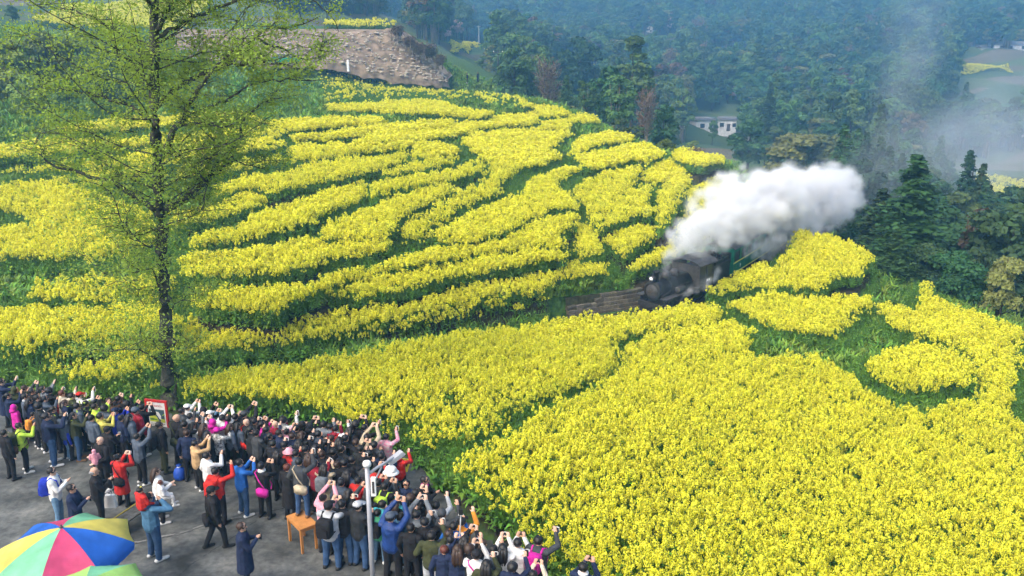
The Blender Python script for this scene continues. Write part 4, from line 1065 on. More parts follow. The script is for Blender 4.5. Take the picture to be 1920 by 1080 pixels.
def make_loco(s):
    L = 5.6; o = vehicle('steam_locomotive', s, L, 'black narrow gauge steam locomotive pulling into the cutting')
    h = L / 2; b = MB
    b().box((0, 0, .62), (L - .3, .95, .22)).box((h - .2, 0, .62), (.16, 1.75, .3)).build('frame', M_IRON, o)
    bl = b().lathe([(.0, -.02), (.56, 0), (.56, 3.35), (.58, 3.36), (.58, 3.40), (.56, 3.41)], 20, c=(-.9, 0, 1.45), M=TX).build('boiler', M_BLACK, o, True)
    for x in (-.3, .5, 1.3): b().lathe([(.568, -.025), (.575, -.02), (.575, .02), (.568, .025)], 20, c=(x, 0, 1.45), M=TX).build('boiler_band', M_IRON, bl, True)
    sb = b().lathe([(.59, 0), (.59, .62), (.57, .66), (.5, .68), (.0, .69)], 20, c=(1.9, 0, 1.45), M=TX).build('smokebox', M_BLACK, o, True)
    b().lathe([(.42, 0), (.40, .05), (.2, .09), (.0, .1)], 18, c=(2.57, 0, 1.45), M=TX).build('smokebox_door', M_GREY, sb, True)
    b().lathe([(.05, 0), (.05, .06)], 8, c=(2.66, 0, 1.45), M=TX).box((2.70, 0, 1.45), (.02, .34, .04)).box((2.70, 0, 1.45), (.02, .04, .34)).build('door_handle', M_STEEL, sb)
    b().lathe([(.20, 0), (.17, .12), (.155, .5), (.19, .55), (.21, .62), (.15, .62), (.13, .3)], 14, c=(2.2, 0, 1.98), M=None).build('chimney', M_BLACK, o, True)
    b().lathe([(.30, 0), (.29, .25), (.22, .38), (.1, .44), (0, .45)], 14, c=(1.15, 0, 1.96)).build('sand_dome', M_GREY, o, True)
    b().lathe([(.27, 0), (.26, .28), (.2, .4), (.08, .45), (0, .46)], 14, c=(.25, 0, 1.96)).build('steam_dome', M_GREY, o, True)
    b().lathe([(.17, 0), (.17, .25), (.15, .27)], 12, c=(2.45, 0, 2.22), M=TX).build('headlamp', M_GREY, o, True)
    b().lathe([(.14, 0), (.0, .01)], 12, c=(2.725, 0, 2.22), M=TX).build('lamp_glass', M_WHITE, o, True)
    for sg in (-1, 1):
        b().box((.75, sg * .84, 1.10), (3.7, .42, .05)).box((.75, sg * 1.045, 1.07), (3.7, .02, .09)).build('running_board', M_GREY, o)
        cy = b().lathe([(.0, 0), (.24, .01), (.24, .6), (.0, .61)], 14, c=(1.72, sg * .82, .56), M=TX).box((2.02, sg * .82, .86), (.6, .3, .26)).build('cylinder', M_BLACK, o, True)
        b().lathe([(.16, 0), (.16, .1), (.0, .11)], 12, c=(2.33, sg * .82, .56), M=TX).build('cylinder_cover', M_STEEL, cy, True)
        b().lathe([(.20, 0), (.20, .75), (.18, .78)], 12, c=(.35, sg * .80, 1.36), M=TX).build('air_tank', M_GREY, o, True)
        for x in (1.15, .4, -.35, -1.1): wheel(o, x, sg * .40, .36)
        b().box((.02, sg * .53, .34), (2.6, .05, .09)).build('coupling_rod', M_STEEL, o)
        b().box((.95, sg * .60, .45), (1.6, .05, .07), rot=(0, R(6), 0)).build('connecting_rod', M_STEEL, o)
        b().box((2.62, sg * .5, .28), (.05, .5, .3), rot=(0, 0, 0)).build('guard_iron', M_IRON, o)
        b().tube([(2.5, sg * .62, 1.2), (1.0, sg * .66, 1.55), (-.9, sg * .66, 1.55)], .02, 6).build('handrail', M_STEEL, o)
    # cab
    c = b(); x0, x1, w = -2.7, -1.05, .98
    for sg in (-1, 1):
        for bx in (((x0 + x1) / 2, sg * w, 1.30, x1 - x0, .05, .92), (x0 + .06, sg * w, 2.05, .12, .05, .62), ((x0 + x1) / 2, sg * w, 2.05, .10, .05, .62), (x1 - .06, sg * w, 2.05, .12, .05, .62), ((x0 + x1) / 2, sg * w, 2.42, x1 - x0, .05, .14)):
            c.box(bx[:3], bx[3:])
    c.box((x1, 0, 1.65), (.05, 1.95, 1.6)); c.box((x0 + .8, 0, .82), (1.7, 1.9, .06))
    cab = c.build('cab', M_GREY, o)
    for sg in (-1, 1):
        for k in (-.40, .40): b().box(((x0 + x1) / 2 + k, sg * (w - .02), 2.04), (.60, .015, .56)).build('window', M_GLASS, cab)
        b().box(((x0 + x1) / 2 - .2, sg * (w + .03), 1.42), (.42, .012, .16)).build('number_plate', M_WHITE, cab)
    rf = b(); n = 8
    pts = [(math.sin(-1 + 2 * k / n) / math.sin(1) * 1.12, 2.46 + .30 * (math.cos(-1 + 2 * k / n) - math.cos(1)) / (1 - math.cos(1))) for k in range(n + 1)]
    for z in (0, .05):
        for x in (x0 - .25, x1 + .25):
            for (y, zz) in pts: rf.v.append((x, y, zz + z))
    m = n + 1
    for k in range(n):
        rf.f += [(k, k + 1, m + k + 1, m + k), (2 * m + k, 3 * m + k, 3 * m + k + 1, 2 * m + k + 1), (k, 2 * m + k, 2 * m + k + 1, k + 1), (m + k, m + k + 1, 3 * m + k + 1, 3 * m + k)]; rf.m += [0] * 4
    rf.build('cab_roof', M_ROOF, o)
    return o
def make_tender(s):
    L = 3.3; o = vehicle('tender', s, L, 'black coal tender between the locomotive and the green carriage'); b = MB
    b().box((0, 0, .68), (L - .2, 1.3, .2)).build('frame', M_IRON, o)
    b().box((0, 0, 1.35), (L - .25, 1.85, 1.1)).box((-.3, 0, 2.0), (L - .9, 1.7, .22)).build('tank', M_BLACK, o)
    g = np.random.default_rng(8); mb = MB()
    for k in range(70): mb.ell((g.uniform(-1.3, .7), g.uniform(-.75, .75), 2.1 + g.uniform(0, .16)), g.uniform(.06, .16, 3), 5, 4, M=Euler(g.uniform(0, 3, 3)).to_matrix())
    tag(mb.build('coal', M_COAL, o), kind='stuff')
    for sg in (-1, 1):
        for x in (-1.1, -.45, .45, 1.1): wheel(o, x, sg * .40, .27, 6)
        b().box((0, sg * .94, 1.85), (L - .3, .03, .06)).build('rim_strip', M_IRON, o)
    return o
def make_coach(s, label, number):
    L = 8.2; o = vehicle('passenger_carriage', s, L, label); b = MB; h = L / 2; w = .98
    b().box((0, 0, .62), (L - .3, 1.2, .2)).build('frame', M_IRON, o)
    c = b(); nw = 6; zs0, zs1 = 1.55, 2.25
    for sg in (-1, 1):
        c.box((0, sg * w, 1.14), (L - .2, .05, .82)); c.box((0, sg * w, 2.36), (L - .2, .05, .24))
        for k in range(nw + 1): c.box((-h + .2 + (L - .4) * k / nw, sg * w, 1.90), (.32, .05, .70))
    for sg in (-1, 1):
        x = sg * (h - .12); c.box((x, 0, 1.12), (.05, 1.92, .86)); c.box((x, 0, 2.38), (.05, 1.92, .28)); c.box((x, -.9, 1.9), (.05, .16, .72)); c.box((x, .9, 1.9), (.05, .16, .72)); c.box((x, 0, 1.9), (.05, .22, .72))
    body = c.build('body', M_GREEN, o)
    for sg in (-1, 1):
        for k in range(nw): b().box((-h + .2 + (L - .4) * (k + .5) / nw, sg * (w - .015), 1.90), (1.02, .015, .72)).build('window', M_GLASS, body)
        for z in (1.50, .80): b().box((0, sg * (w + .03), z), (L - .2, .012, .07)).build('yellow_line', M_YLINE, body)
        t = text_mesh(number, .34, M_WHITE); link('number', t, body, (2.6, sg * (w + .032), 1.02), (R(90), 0, 0 if sg < 0 else R(180)))
    for sx in (-1, 1):
        for y in (-.46, .46): b().box((sx * (h - .135), y, 1.90), (.015, .70, .70)).build('end_window', M_GLASS, body)
        for sg in (-1, 1):
            for x in (sx * 2.9 - .45, sx * 2.9 + .45): wheel(o, x, sg * .40, .27, 6)
    rf = b(); n = 8; pts = [(math.sin(-1 + 2 * k / n) / math.sin(1) * 1.08, 2.46 + .26 * (math.cos(-1 + 2 * k / n) - math.cos(1)) / (1 - math.cos(1))) for k in range(n + 1)]; m = n + 1
    for z in (0, .06):
        for x in (-h, h):
            for (y, zz) in pts: rf.v.append((x, y, zz + z))
    for k in range(n):
        rf.f += [(k, k + 1, m + k + 1, m + k), (2 * m + k, 3 * m + k, 3 * m + k + 1, 2 * m + k + 1), (k, 2 * m + k, 2 * m + k + 1, k + 1), (m + k, m + k + 1, 3 * m + k + 1, 3 * m + k)]; rf.m += [0] * 4
    rf.build('roof', M_ROOF, o); return o
make_loco(s_loco); make_tender(s_loco + 5.9)
make_coach(s_loco + 9.5, 'green carriage with yellow lines right behind the coal tender', '8')
if s_loco + 26.5 < arc[-1]: make_coach(s_loco + 18.1, 'second green carriage mostly hidden by the steam', '9')

# retaining wall beside the line: each stone its own piece
M_STONE = [mat('wall_stone_%d' % i, c, .9, .35, 5, bump=.6, bscale=14) for i, c in enumerate(((.135, .115, .08), (.18, .155, .115), (.10, .09, .07)))]
wall = empty('retaining_wall', tuple(rail_at(s_loco - 3))); tag(wall, 'low dry stone retaining wall along the track in front of the locomotive', 'wall')
wi = Matrix.Translation(-Vector(wall.location))
stones = []
for i in range(6):
    g = np.random.default_rng(i); bm = bmesh.new(); bmesh.ops.create_cube(bm, size=1)
    bmesh.ops.subdivide_edges(bm, edges=bm.edges[:], cuts=1)
    for v in bm.verts: v.co = v.co.normalized() * .25 + v.co * .62 + Vector(g.normal(0, .035, 3))
    me = bpy.data.meshes.new('stone'); bm.to_mesh(me); bm.free(); me.materials.append(M_STONE[i % 3]); stones.append(me)
g = np.random.default_rng(33); mb = MB()
for course in range(5):
    s = s_loco - 4.4
    while s < s_loco + 1.2:
        L = g.uniform(.32, .62); p = rail_at(s + L / 2); y = rail_yaw(s + L / 2); n = np.array([-math.sin(y), math.cos(y), 0])
        if course < 3 or s > s_loco - 4.4 + course * .6:
            q = p + n * (1.52 + .07 * course) + np.array([0, 0, -.08 + .235 * course])
            link('stone', stones[int(g.integers(0, 6))], wall, tuple(q - np.array(wall.location)), (0, 0, y + g.normal(0, .03))).scale = (L * 1.05, .34, .25)
        s += L + .015
# core behind the stones
P = [rail_at(s) for s in np.arange(s_loco - 4.4, s_loco + 1.3, .5)]; Yw = [rail_yaw(s) for s in np.arange(s_loco - 4.4, s_loco + 1.3, .5)]
V = []
for p, y in zip(P, Yw):
    n = np.array([-math.sin(y), math.cos(y), 0])
    for o, z in ((1.6, -.25), (1.78, .95), (2.7, 1.0)): V.append(tuple(p + n * o + np.array([0, 0, z]) - np.array(wall.location)))
mb = MB(); ff = []
for i in range(len(P) - 1):
    for k in range(2): ff.append((i * 3 + k, i * 3 + 3 + k, i * 3 + 4 + k, i * 3 + 1 + k))
mb.add(V, ff).build('earth_core', mat('wall_earth', (.05, .05, .025), .95, .5, 5, bump=.5), wall)

# ------------------------------------------------------------------ stone bank on the hill
M_BANK = mat('cut_bank_rock', (.21, .155, .105), .95, .5, .9, bump=1.0, bscale=2.5)
M_BSTONE = mat('bank_stone', (.36, .31, .24), .95, .4, 1.5, bump=.5, bscale=5)
bpx = [(330,116,127),(480,116,130),(600,116,133),(700,136,136),(800,150,139),(842,154,142)]; tpx = [(330,57,136),(480,57,139),(620,57,143),(700,58,145),(742,62,146),(840,150,143)]
Bp = spline(np.array([at_y(*q) for q in bpx]), 1.0); Tp = spline(np.array([at_y(*q) for q in tpx]), 1.0)
m_ = 60; Bp = np.array([np.interp(np.linspace(0, 1, m_), np.linspace(0, 1, len(Bp)), Bp[:, i]) for i in range(3)]).T; Tp = np.array([np.interp(np.linspace(0, 1, m_), np.linspace(0, 1, len(Tp)), Tp[:, i]) for i in range(3)]).T
g = np.random.default_rng(4); rows = 14; V = []
for j in range(rows + 1):
    t = j / rows; W = Bp * (1 - t) + Tp * t; W = W + g.normal(0, .16, W.shape); V.append(W)
V.append(Tp + np.array([0, 14, .4])); V = np.array(V); V[0, :, 2] -= 1.0
bank = empty('stone_bank', tuple(Bp[30])); tag(bank, 'bare brown stony bank cut into the hill above the terraces', 'bank')
ii = np.arange((rows + 2) * m_).reshape(rows + 2, m_)
link('rock_face', np_mesh('rock_face', (V - Bp[30]).reshape(-1, 3), np.stack([ii[:-1, :-1], ii[:-1, 1:], ii[1:, 1:], ii[1:, :-1]], -1).reshape(-1, 4), [M_BANK]), bank)
mb = MB()
for k in range(900):
    u, t = g.uniform(0, 1), g.uniform(.02, .97); i = int(u * (m_ - 1)); c = Bp[i] * (1 - t) + Tp[i] * t - Bp[30] + np.array([0, -.08, 0]) + g.normal(0, .12, 3)
    mb.ell(c, (g.uniform(.12, .42), g.uniform(.12, .25), g.uniform(.08, .2)), 6, 4, M=Euler((0, 0, g.uniform(-.5, .5))).to_matrix())
tag(mb.build('stones', M_BSTONE, bank), kind='stuff')

# ------------------------------------------------------------------ houses, poles, car far off
M_WALLW = mat('whitewash', (.62, .62, .60), .85, .2, 1.5); M_TILE = mat('grey_roof_tile', (.16, .16, .165), .85, .3, 4); M_BRICKR = mat('red_brick_wall', (.20, .10, .08), .9, .3, 3); M_DKROOF = mat('dark_tile_roof', (.085, .075, .07), .9, .3, 3)
def house(name, px, py, Y, w, d, h, label, wallm, roofm, wins, rz=0.0, gable=False, door=None, roofh=1.4):
    P = hit1(px, py)
    o = empty(name, (P[0], P[1], P[2]), rz); tag(o, label, 'house')
    MB().box((0, 0, h / 2 - 1.5), (w, d, h + 3)).build('wall', wallm, o)
    if gable:
        mb = MB().add([(-w / 2 - .4, -d / 2 - .5, h - .1), (w / 2 + .4, -d / 2 - .5, h - .1), (w / 2 + .4, d / 2 + .5, h - .1), (-w / 2 - .4, d / 2 + .5, h - .1), (-w / 2 - .4, 0, h + roofh), (w / 2 + .4, 0, h + roofh)],
                       [(0, 1, 5, 4), (2, 3, 4, 5), (0, 4, 3), (1, 2, 5), (3, 2, 1, 0)])
        mb.build('roof', roofm, o)
    else:
        MB().box((0, 0, h + .13), (w + .8, d + .8, .24)).box((0, .1, h + .42), (w + .3, d, .32)).build('roof', roofm, o)
    for (x, zc, ww, hh) in wins:
        f = MB().box((x, -d / 2 - .02, zc), (ww + .16, .06, hh + .16)).build('window', wallm, o)
        MB().box((x, -d / 2 - .06, zc), (ww, .04, hh)).build('pane', M_GLASS, f); MB().box((x, -d / 2 - .12, zc - hh / 2 - .1), (ww + .3, .2, .08)).build('sill', wallm, f)
    if door: MB().box((door, -d / 2 - .04, 1.05), (1.0, .06, 2.1)).build('door', mat('old_door', (.07, .05, .04), .8, .3, 4), o)
    return o
house('white_house', 1315, 246, 256, 5.2, 6, 3.3, 'small white house with grey roof, left one of the pair in the valley', M_WALLW, M_TILE, [(-.9, 1.8, 1.3, 1.2), (1.6, 1.8, .9, 1.1)], R(8))
house('white_house', 1362, 244, 258, 5.0, 6, 3.2, 'small white house with grey roof, right one of the pair in the valley', M_WALLW, M_TILE, [(-1.6, 1.8, 1.2, 1.2), (1.9, 1.8, 1.0, 1.1)], R(-10), door=.3)
house('farm_house', 1362, 106, 345, 13, 6, 1.3, 'low farmhouse with dark roof and reddish wall on the far slope', M_BRICKR, M_DKROOF, [(-4.5, .8, .8, .6), (0, .8, .8, .6), (4.5, .8, .8, .6)], R(12), True, roofh=1.8)
house('farm_house', 1893, 96, 392, 16, 7, 2.8, 'low white building at the top right edge of the valley', M_WALLW, M_TILE, [(-5, 1.6, 1.2, 1.2), (-1, 1.6, 1.2, 1.2), (4, 1.6, 1.4, 1.2)], R(-8), True)
house('shed', 1845, 98, 385, 5, 4, 2.0, 'tiny pale shed beside the low white building', M_WALLW, M_DKROOF, [(0, 1.1, .8, .8)], R(5), True, roofh=.8)
M_POLE = mat('concrete_pole', (.36, .36, .35), .85, .2, 3); M_WPOLE = mat('dark_pole', (.05, .05, .05), .85, .2, 3)
def pole(px, top, bot, Y, r, m, label, arm=None):
    T = at_y(px, top, Y); B = at_y(px, bot, Y); o = empty('utility_pole', tuple(B)); tag(o, label, 'pole'); h = T[2] - B[2]
    MB().tube([(0, 0, -1), (0, 0, h)], [r, r * .7], 8).build('post', m, o)
    for k, a in enumerate(arm or ()):
        ar = MB().box((0, 0, h - .4 - .7 * k), (a, .1, .12)).build('crossarm', m, o)
        for x in (-.45, 0, .45): MB().lathe([(.05, 0), (.08, .1), (.04, .22)], 8, c=(x * a, 0, h - .34 - .7 * k)).build('insulator', M_WHITE, ar)
pole(934, 94, 150, 165, .13, M_WPOLE, 'dark utility pole with crossarm on the ridge', (1.9,))
pole(898, 48, 82, 400, .22, M_POLE, 'white far pole above the small yellow field', (1.4,))
pole(789, 47, 62, 330, .18, M_POLE, 'short white far pole above the brown brush', (1.4,))
# milestone
P = at_y(653, 132, 128); ms = empty('marker_post', tuple(P)); tag(ms, 'small white marker post in front of the stone bank', 'post')
MB().box((0, 0, .6), (.34, .3, 1.5), taper=.9).build('shaft', M_WHITE, ms); MB().box((0, 0, 1.44), (.28, .24, .18), taper=.4).build('cap', M_WHITE, ms)
# car
def car(px, py, Y, rz, label):
    P = at_y(px, py, Y); o = empty('parked_car', tuple(P), rz); tag(o, label, 'car'); L, w = 4.4, 1.7
    M_CARG = mat('car_green', (.02, .25, .12), .3, .05, 2, spec=.5)
    prof = [(-2.2, .35), (-2.2, .75), (-2.05, .88), (-1.2, .95), (1.0, .92), (2.05, .75), (2.2, .6), (2.2, .35)]
    mb = MB(); n = len(prof)
    mb.add([(x, -w / 2, z) for x, z in prof] + [(x, w / 2, z) for x, z in prof], [tuple(range(n))] + [tuple(range(2 * n - 1, n - 1, -1))] + [(i, i + n, (i + 1) % n + n, (i + 1) % n) for i in range(n)])
    mb.build('body', M_CARG, o)
    gl = MB().add([(-1.6, -.78, .93), (1.15, -.78, .92), (.35, -.62, 1.42), (-1.0, -.62, 1.42), (-1.6, .78, .93), (1.15, .78, .92), (.35, .62, 1.42), (-1.0, .62, 1.42)], [(0, 1, 2, 3), (5, 4, 7, 6), (1, 5, 6, 2), (4, 0, 3, 7)]).build('windows', M_GLASS, o)
    MB().box((-.32, 0, 1.44), (1.45, 1.3, .05)).build('roof', M_WHITE, o)
    for x in (-1.35, 1.4):
        for y in (-.8, .8):
            wl = MB().lathe([(.18, -.1), (.31, -.1), (.31, .1), (.18, .1)], 14, c=(x, y, .31), M=TR).build('wheel', mat('tyre', (.015, .015, .015), .9, .2, 5), o, True); MB().lathe([(.17, -.105), (.17, .105)], 10, c=(x, y, .31), M=TR).build('rim', M_STEEL, wl)
    for y in (-.55, .55):
        MB().box((2.19, y, .62), (.06, .35, .14)).build('headlight', M_WHITE, o); MB().box((-2.19, y, .72), (.06, .35, .16)).build('tail_light', M_RED, o)
    for x in (-2.2, 2.2): MB().box((x, 0, .42), (.12, 1.66, .2)).build('bumper', M_WHITE, o)
car(535, 121, 122, R(8), 'green car with pale roof parked on the hill road below the bank')
# ------------------------------------------------------------------ the big roadside tree
def big_tree():
    g = np.random.default_rng(17)
    B = at_z(318, 768, 0.0); Y0 = B[1]
    o = empty('roadside_tree', tuple(B)); tag(o, 'tall slender tree with fresh spring leaves and dark trunk beside the crowd', 'tree')
    def W(px, py, dy=0.0): return at_y(px, py, Y0 + dy) - B
    mb = MB()
    TP = [(319,775),(316,720),(314,680),(311,620),(308,540),(304,450),(300,385),(297,330),(292,250),(289,180),(290,110),(289,40),(293,-30),(300,-110),(296,-190),(300,-260)]
    T = np.array([W(a, b, .0) for a, b in TP]); T[0, 2] -= .2
    rad = np.interp(np.arange(len(TP)), [0, 1, 3, 6, 10, 12, 15], [.33, .245, .215, .20, .165, .12, .035])
    Ts = spline(T, .35); rs = np.interp(np.linspace(0, 1, len(Ts)), np.linspace(0, 1, len(rad)), rad)
    Ts[1:-1, :2] += g.normal(0, .018, (len(Ts) - 2, 2))
    mb.tube([tuple(p) for p in Ts], list(rs * (1 + g.normal(0, .06, len(rs)))), 12)
    # burls and stubs
    mb.tube([tuple(W(314,640)), tuple(W(322,642,-.2)), tuple(W(328,640,-.3))], [.2, .18, .06], 8)
    mb.tube([tuple(W(326,642,-.2)), tuple(W(338,636,-.3))], [.05, .02], 5); mb.tube([tuple(W(322,755)), tuple(W(328,735)), tuple(W(331,715))], [.09, .07, .02], 6)
    trunk = mb.build('trunk', mat('mossy_bark', (.024, .021, .018), .95, .5, 5, bump=1.0, bscale=16, col2=(.075, .078, .055)), o, True)
    limbs = []
    def limb(pix, r0, dy, r1=.012):
        n = len(pix); P = np.array([W(a, b, dy * (i / (n - 1)) ** .8) for i, (a, b) in enumerate(pix)])
        S = spline(P, .25); S[1:-1] += g.normal(0, .03, (len(S) - 2, 3)); limbs.append((S, np.linspace(r0, r1, len(S))))
    limb([(300,300),(318,258),(340,222),(365,180),(390,145),(402,128),(440,95),(470,60)], .13, -1.6)
    limb([(330,238),(350,232),(375,230),(415,236),(440,230)], .06, -1.8)
    limb([(308,392),(345,372),(385,340),(420,310),(440,275),(452,250),(455,225),(490,195),(515,186),(545,180)], .14, 1.8)
    limb([(420,310),(440,300),(470,312),(500,318)], .04, 2.2); limb([(345,372),(372,370),(395,376)], .04, .8); limb([(385,340),(370,312),(400,290),(430,277)], .045, -.6)
    limb([(300,400),(270,377),(240,360),(210,343),(170,333),(110,315),(75,292),(42,276)], .12, -1.4)
    limb([(240,360),(200,330),(185,290),(172,250),(138,232)], .05, 1.4)
    limb([(292,200),(330,168),(400,130),(455,95),(480,70),(505,52),(552,50),(600,30)], .11, 1.2)
    limb([(290,168),(265,142),(245,115),(210,98),(160,85)], .08, -1.2); limb([(290,90),(262,75),(230,78),(170,60)], .07, 1.5)
    limb([(289,60),(310,30),(322,5),(350,-30),(380,-90)], .09, -.8); limb([(290,20),(265,-10),(220,-40),(160,-60)], .08, -1.4)
    limb([(296,-60),(330,-100),(400,-130),(470,-120)], .07, 1.0); limb([(296,-100),(250,-150),(190,-170)], .06, .8)
    limb([(306,575),(296,540),(287,505),(262,508),(235,518),(200,536)], .04, -.9); limb([(235,518),(255,545),(272,575)], .03, -1.2)
    limb([(311,680),(295,650),(287,625)], .03, -.6); limb([(314,690),(290,672),(262,655),(215,658),(170,655)], .045, -1.2); limb([(300,470),(290,440),(275,420)], .03, -.5)
    limb([(310,600),(330,570),(352,555),(372,548)], .02, .6)
    limb([(289,70),(380,25),(470,-5),(560,-10),(615,25),(635,60)], .08, .6); limb([(340,222),(400,200),(470,160),(540,150),(600,150)], .06, -.8); limb([(402,128),(450,120),(520,120),(575,130)], .05, -2.0)
    limb([(480,70),(520,90),(570,110),(610,105)], .045, 1.6); limb([(297,240),(250,205),(180,180),(110,165),(50,170)], .07, .9); limb([(289,130),(220,60),(140,20),(60,10)], .07, .4)
    # secondary limbs: rising shoots off the traced limbs and a few off the trunk
    main = list(limbs)
    for S, r in main:
        for k in range(max(2, int(len(S) * .16))):
            i = int(g.uniform(.2, .95) * (len(S) - 1)); a = g.uniform(0, 6.28); L = g.uniform(.9, 2.3); up = g.uniform(.25, 1.0)
            d = np.array([math.cos(a), math.sin(a), 0]); p = S[i]
            P = np.array([p, p + d * L * .4 + [0, 0, up * L * .15], p + d * L * .75 + [0, 0, up * L * .5], p + d * L * .95 + [0, 0, up * L]]); P[1:] += g.normal(0, .10, (3, 3))
            Q = spline(P, .3); limbs.append((Q, np.linspace(max(.012, r[i] * .4), .006, len(Q))))
    for k in range(46):
        t = g.uniform(.36, .99); i = int(t * (len(Ts) - 1)); p = Ts[i]; a = g.uniform(0, 6.28)
        L = 5.6 * (1.08 - abs(t - .68) * 1.3) * g.uniform(.35, 1.05); el = g.uniform(.35, 1.0) * L
        d = np.array([math.cos(a), math.sin(a), 0])
        P = np.array([p, p + d * L * .35 + [0, 0, el * .15], p + d * L * .7 + [0, 0, el * .5], p + d * L * .92 + [0, 0, el * .9]]); P[1:] += g.normal(0, .28, (3, 3))
        S = spline(P, .3); limbs.append((S, np.linspace(rs[i] * .17, .008, len(S))))
    tw = []
    for S, r in list(limbs):
        n = len(S)
        for k in range(max(3, int(n * 1.2))):
            u = g.uniform(.25, 1.0); i = min(n - 1, int(u * (n - 1))); d = g.normal(size=3); d[2] = abs(d[2]) * .6 - .1; d /= np.linalg.norm(d); L = g.uniform(.4, 1.1)
            P = np.array([S[i], S[i] + d * L * .5 + g.normal(0, .06, 3), S[i] + d * L + [0, 0, -.06 * L]]); tw.append(P)
    lm = MB()
    for S, r in limbs: lm.tube([tuple(p) for p in S], list(r), 6)
    for P in tw: lm.tube([tuple(p) for p in P], [.012, .009, .004], 3, cap=False)
    lm.build('limbs', MATS['mossy_bark'], o, True)
    # leaves: bunches along the twigs and limb ends
    C = []
    for P in tw:
        k = int(g.integers(34, 72)) if g.uniform() < .68 else int(g.integers(4, 12)); u = g.uniform(.1, 1.15, k)[:, None]; c = P[0] * (1 - u) + P[2] * u + g.normal(0, .17, (k, 3)); C.append(c)
    # hanging loose sprays low on the trunk
    for k in range(330):
        i = int(g.uniform(.10, .55) * (len(Ts) - 1)); p = Ts[i] + np.array([g.normal(0, 1.7) - .9, g.normal(0, 1.4), g.normal(0, .7)])
        c = p + g.normal(0, .3, (20, 3)); C.append(c)
    C = np.vstack(C); q = QB(); V, F = quads_at(C, g.normal(size=C.shape) * .8 + np.array([0, 0, .8]), g.uniform(.045, .092, len(C)), g, .62); q.add(V, F, 0)
    link('crown', q.mesh('crown', [M_LV['spring']]), o)
    print('leaves', len(C))
big_tree()
# ------------------------------------------------------------------ things by the road
def ppos(px, py, z): return at_z(px, py, z)
UC = {'blue': (.02, .12, .50), 'pink': (.55, .06, .16), 'green': (.20, .55, .32), 'yellow': (.68, .58, .12), 'lime': (.35, .62, .16)}
def umbrella(px, py, zap, rad, drop, cols, rot, label, printed=False):
    A = ppos(px, py, zap); o = empty('parasol', (A[0], A[1], 0), rot); tag(o, label, 'umbrella'); n = len(cols)
    for k in range(n):
        a0, a1 = 2 * math.pi * k / n, 2 * math.pi * (k + 1) / n; mb = MB(); rows = 6; seg = 6; vs = []
        for i in range(rows + 1):
            t = i / rows
            for j in range(seg + 1):
                u = j / seg; a = a0 + (a1 - a0) * u; sag = math.sin(math.pi * u)
                r = rad * t * (math.cos(math.pi / n) / math.cos((u - .5) * (a1 - a0))) * (1 - .03 * sag * t)
                vs.append((r * math.cos(a), r * math.sin(a), zap - drop * (t ** 1.7) - .05 * sag * t))
        for j in range(seg + 1):   # valance
            u = j / seg; a = a0 + (a1 - a0) * u; r = rad * (math.cos(math.pi / n) / math.cos((u - .5) * (a1 - a0))) * .985; vs.append((r * math.cos(a), r * math.sin(a), zap - drop - .05 * math.sin(math.pi * u) - .17))
        mb.add(vs, [(i * (seg + 1) + j, (i + 1) * (seg + 1) + j, (i + 1) * (seg + 1) + j + 1, i * (seg + 1) + j + 1) for i in range(rows + 1) for j in range(seg)])
        c = mb.build('panel', mat('canopy_' + cols[k], UC[cols[k]], .6, .22, 2.2, transl=.25, bump=.3, bscale=5), o, True); c['label'] = cols[k] + ' canopy panel'
        MB().tube([(0, 0, zap - .03), (rad * .5 * math.cos(a0), rad * .5 * math.sin(a0), zap - drop * .5 ** 1.7 - .03), (rad * 1.0 * math.cos(a0), rad * 1.0 * math.sin(a0), zap - drop - .02)], .012, 5).build('rib', M_STEEL, o)
    MB().tube([(0, 0, 0), (0, 0, zap + .02)], .025, 8).build('pole', M_WHITE, o); MB().lathe([(.045, -.01), (.04, .015), (.02, .03), (.016, .07), (0, .075)], 10, c=(0, 0, zap)).build('finial', M_GREY, o, True)
    MB().lathe([(.3, 0), (.3, .12), (.26, .16), (.06, .2)], 14, c=(0, 0, 0)).build('base', M_CONC, o, True)
    if printed:
        g = np.random.default_rng(3); mb = MB(); a = R(-5)
        for k in range(9):
            r = .55 + .035 * k; aa = a + .03 * (k % 3) + .09 * g.uniform(-1, 1)
            c = (r * math.cos(aa), r * math.sin(aa), zap - drop * (r / rad) ** 1.7 + .02); mb.box(c, (g.uniform(.1, .22), .018, .004), rz=aa + R(90) + g.normal(0, .3))
        mb.build('printed_mark', M_WHITE, o)
    return o
umbrella(115, 989, 2.45, 1.52, .52, ['yellow','green','pink','blue','yellow','green','pink','blue'], R(8), 'large parasol with blue, pink, green and yellow panels in the lower left')
umbrella(160, 1092, 2.2, 1.25, .30, ['lime','green','lime','green','lime','green','lime','green'], R(20), 'light green parasol cut off by the bottom edge', True)
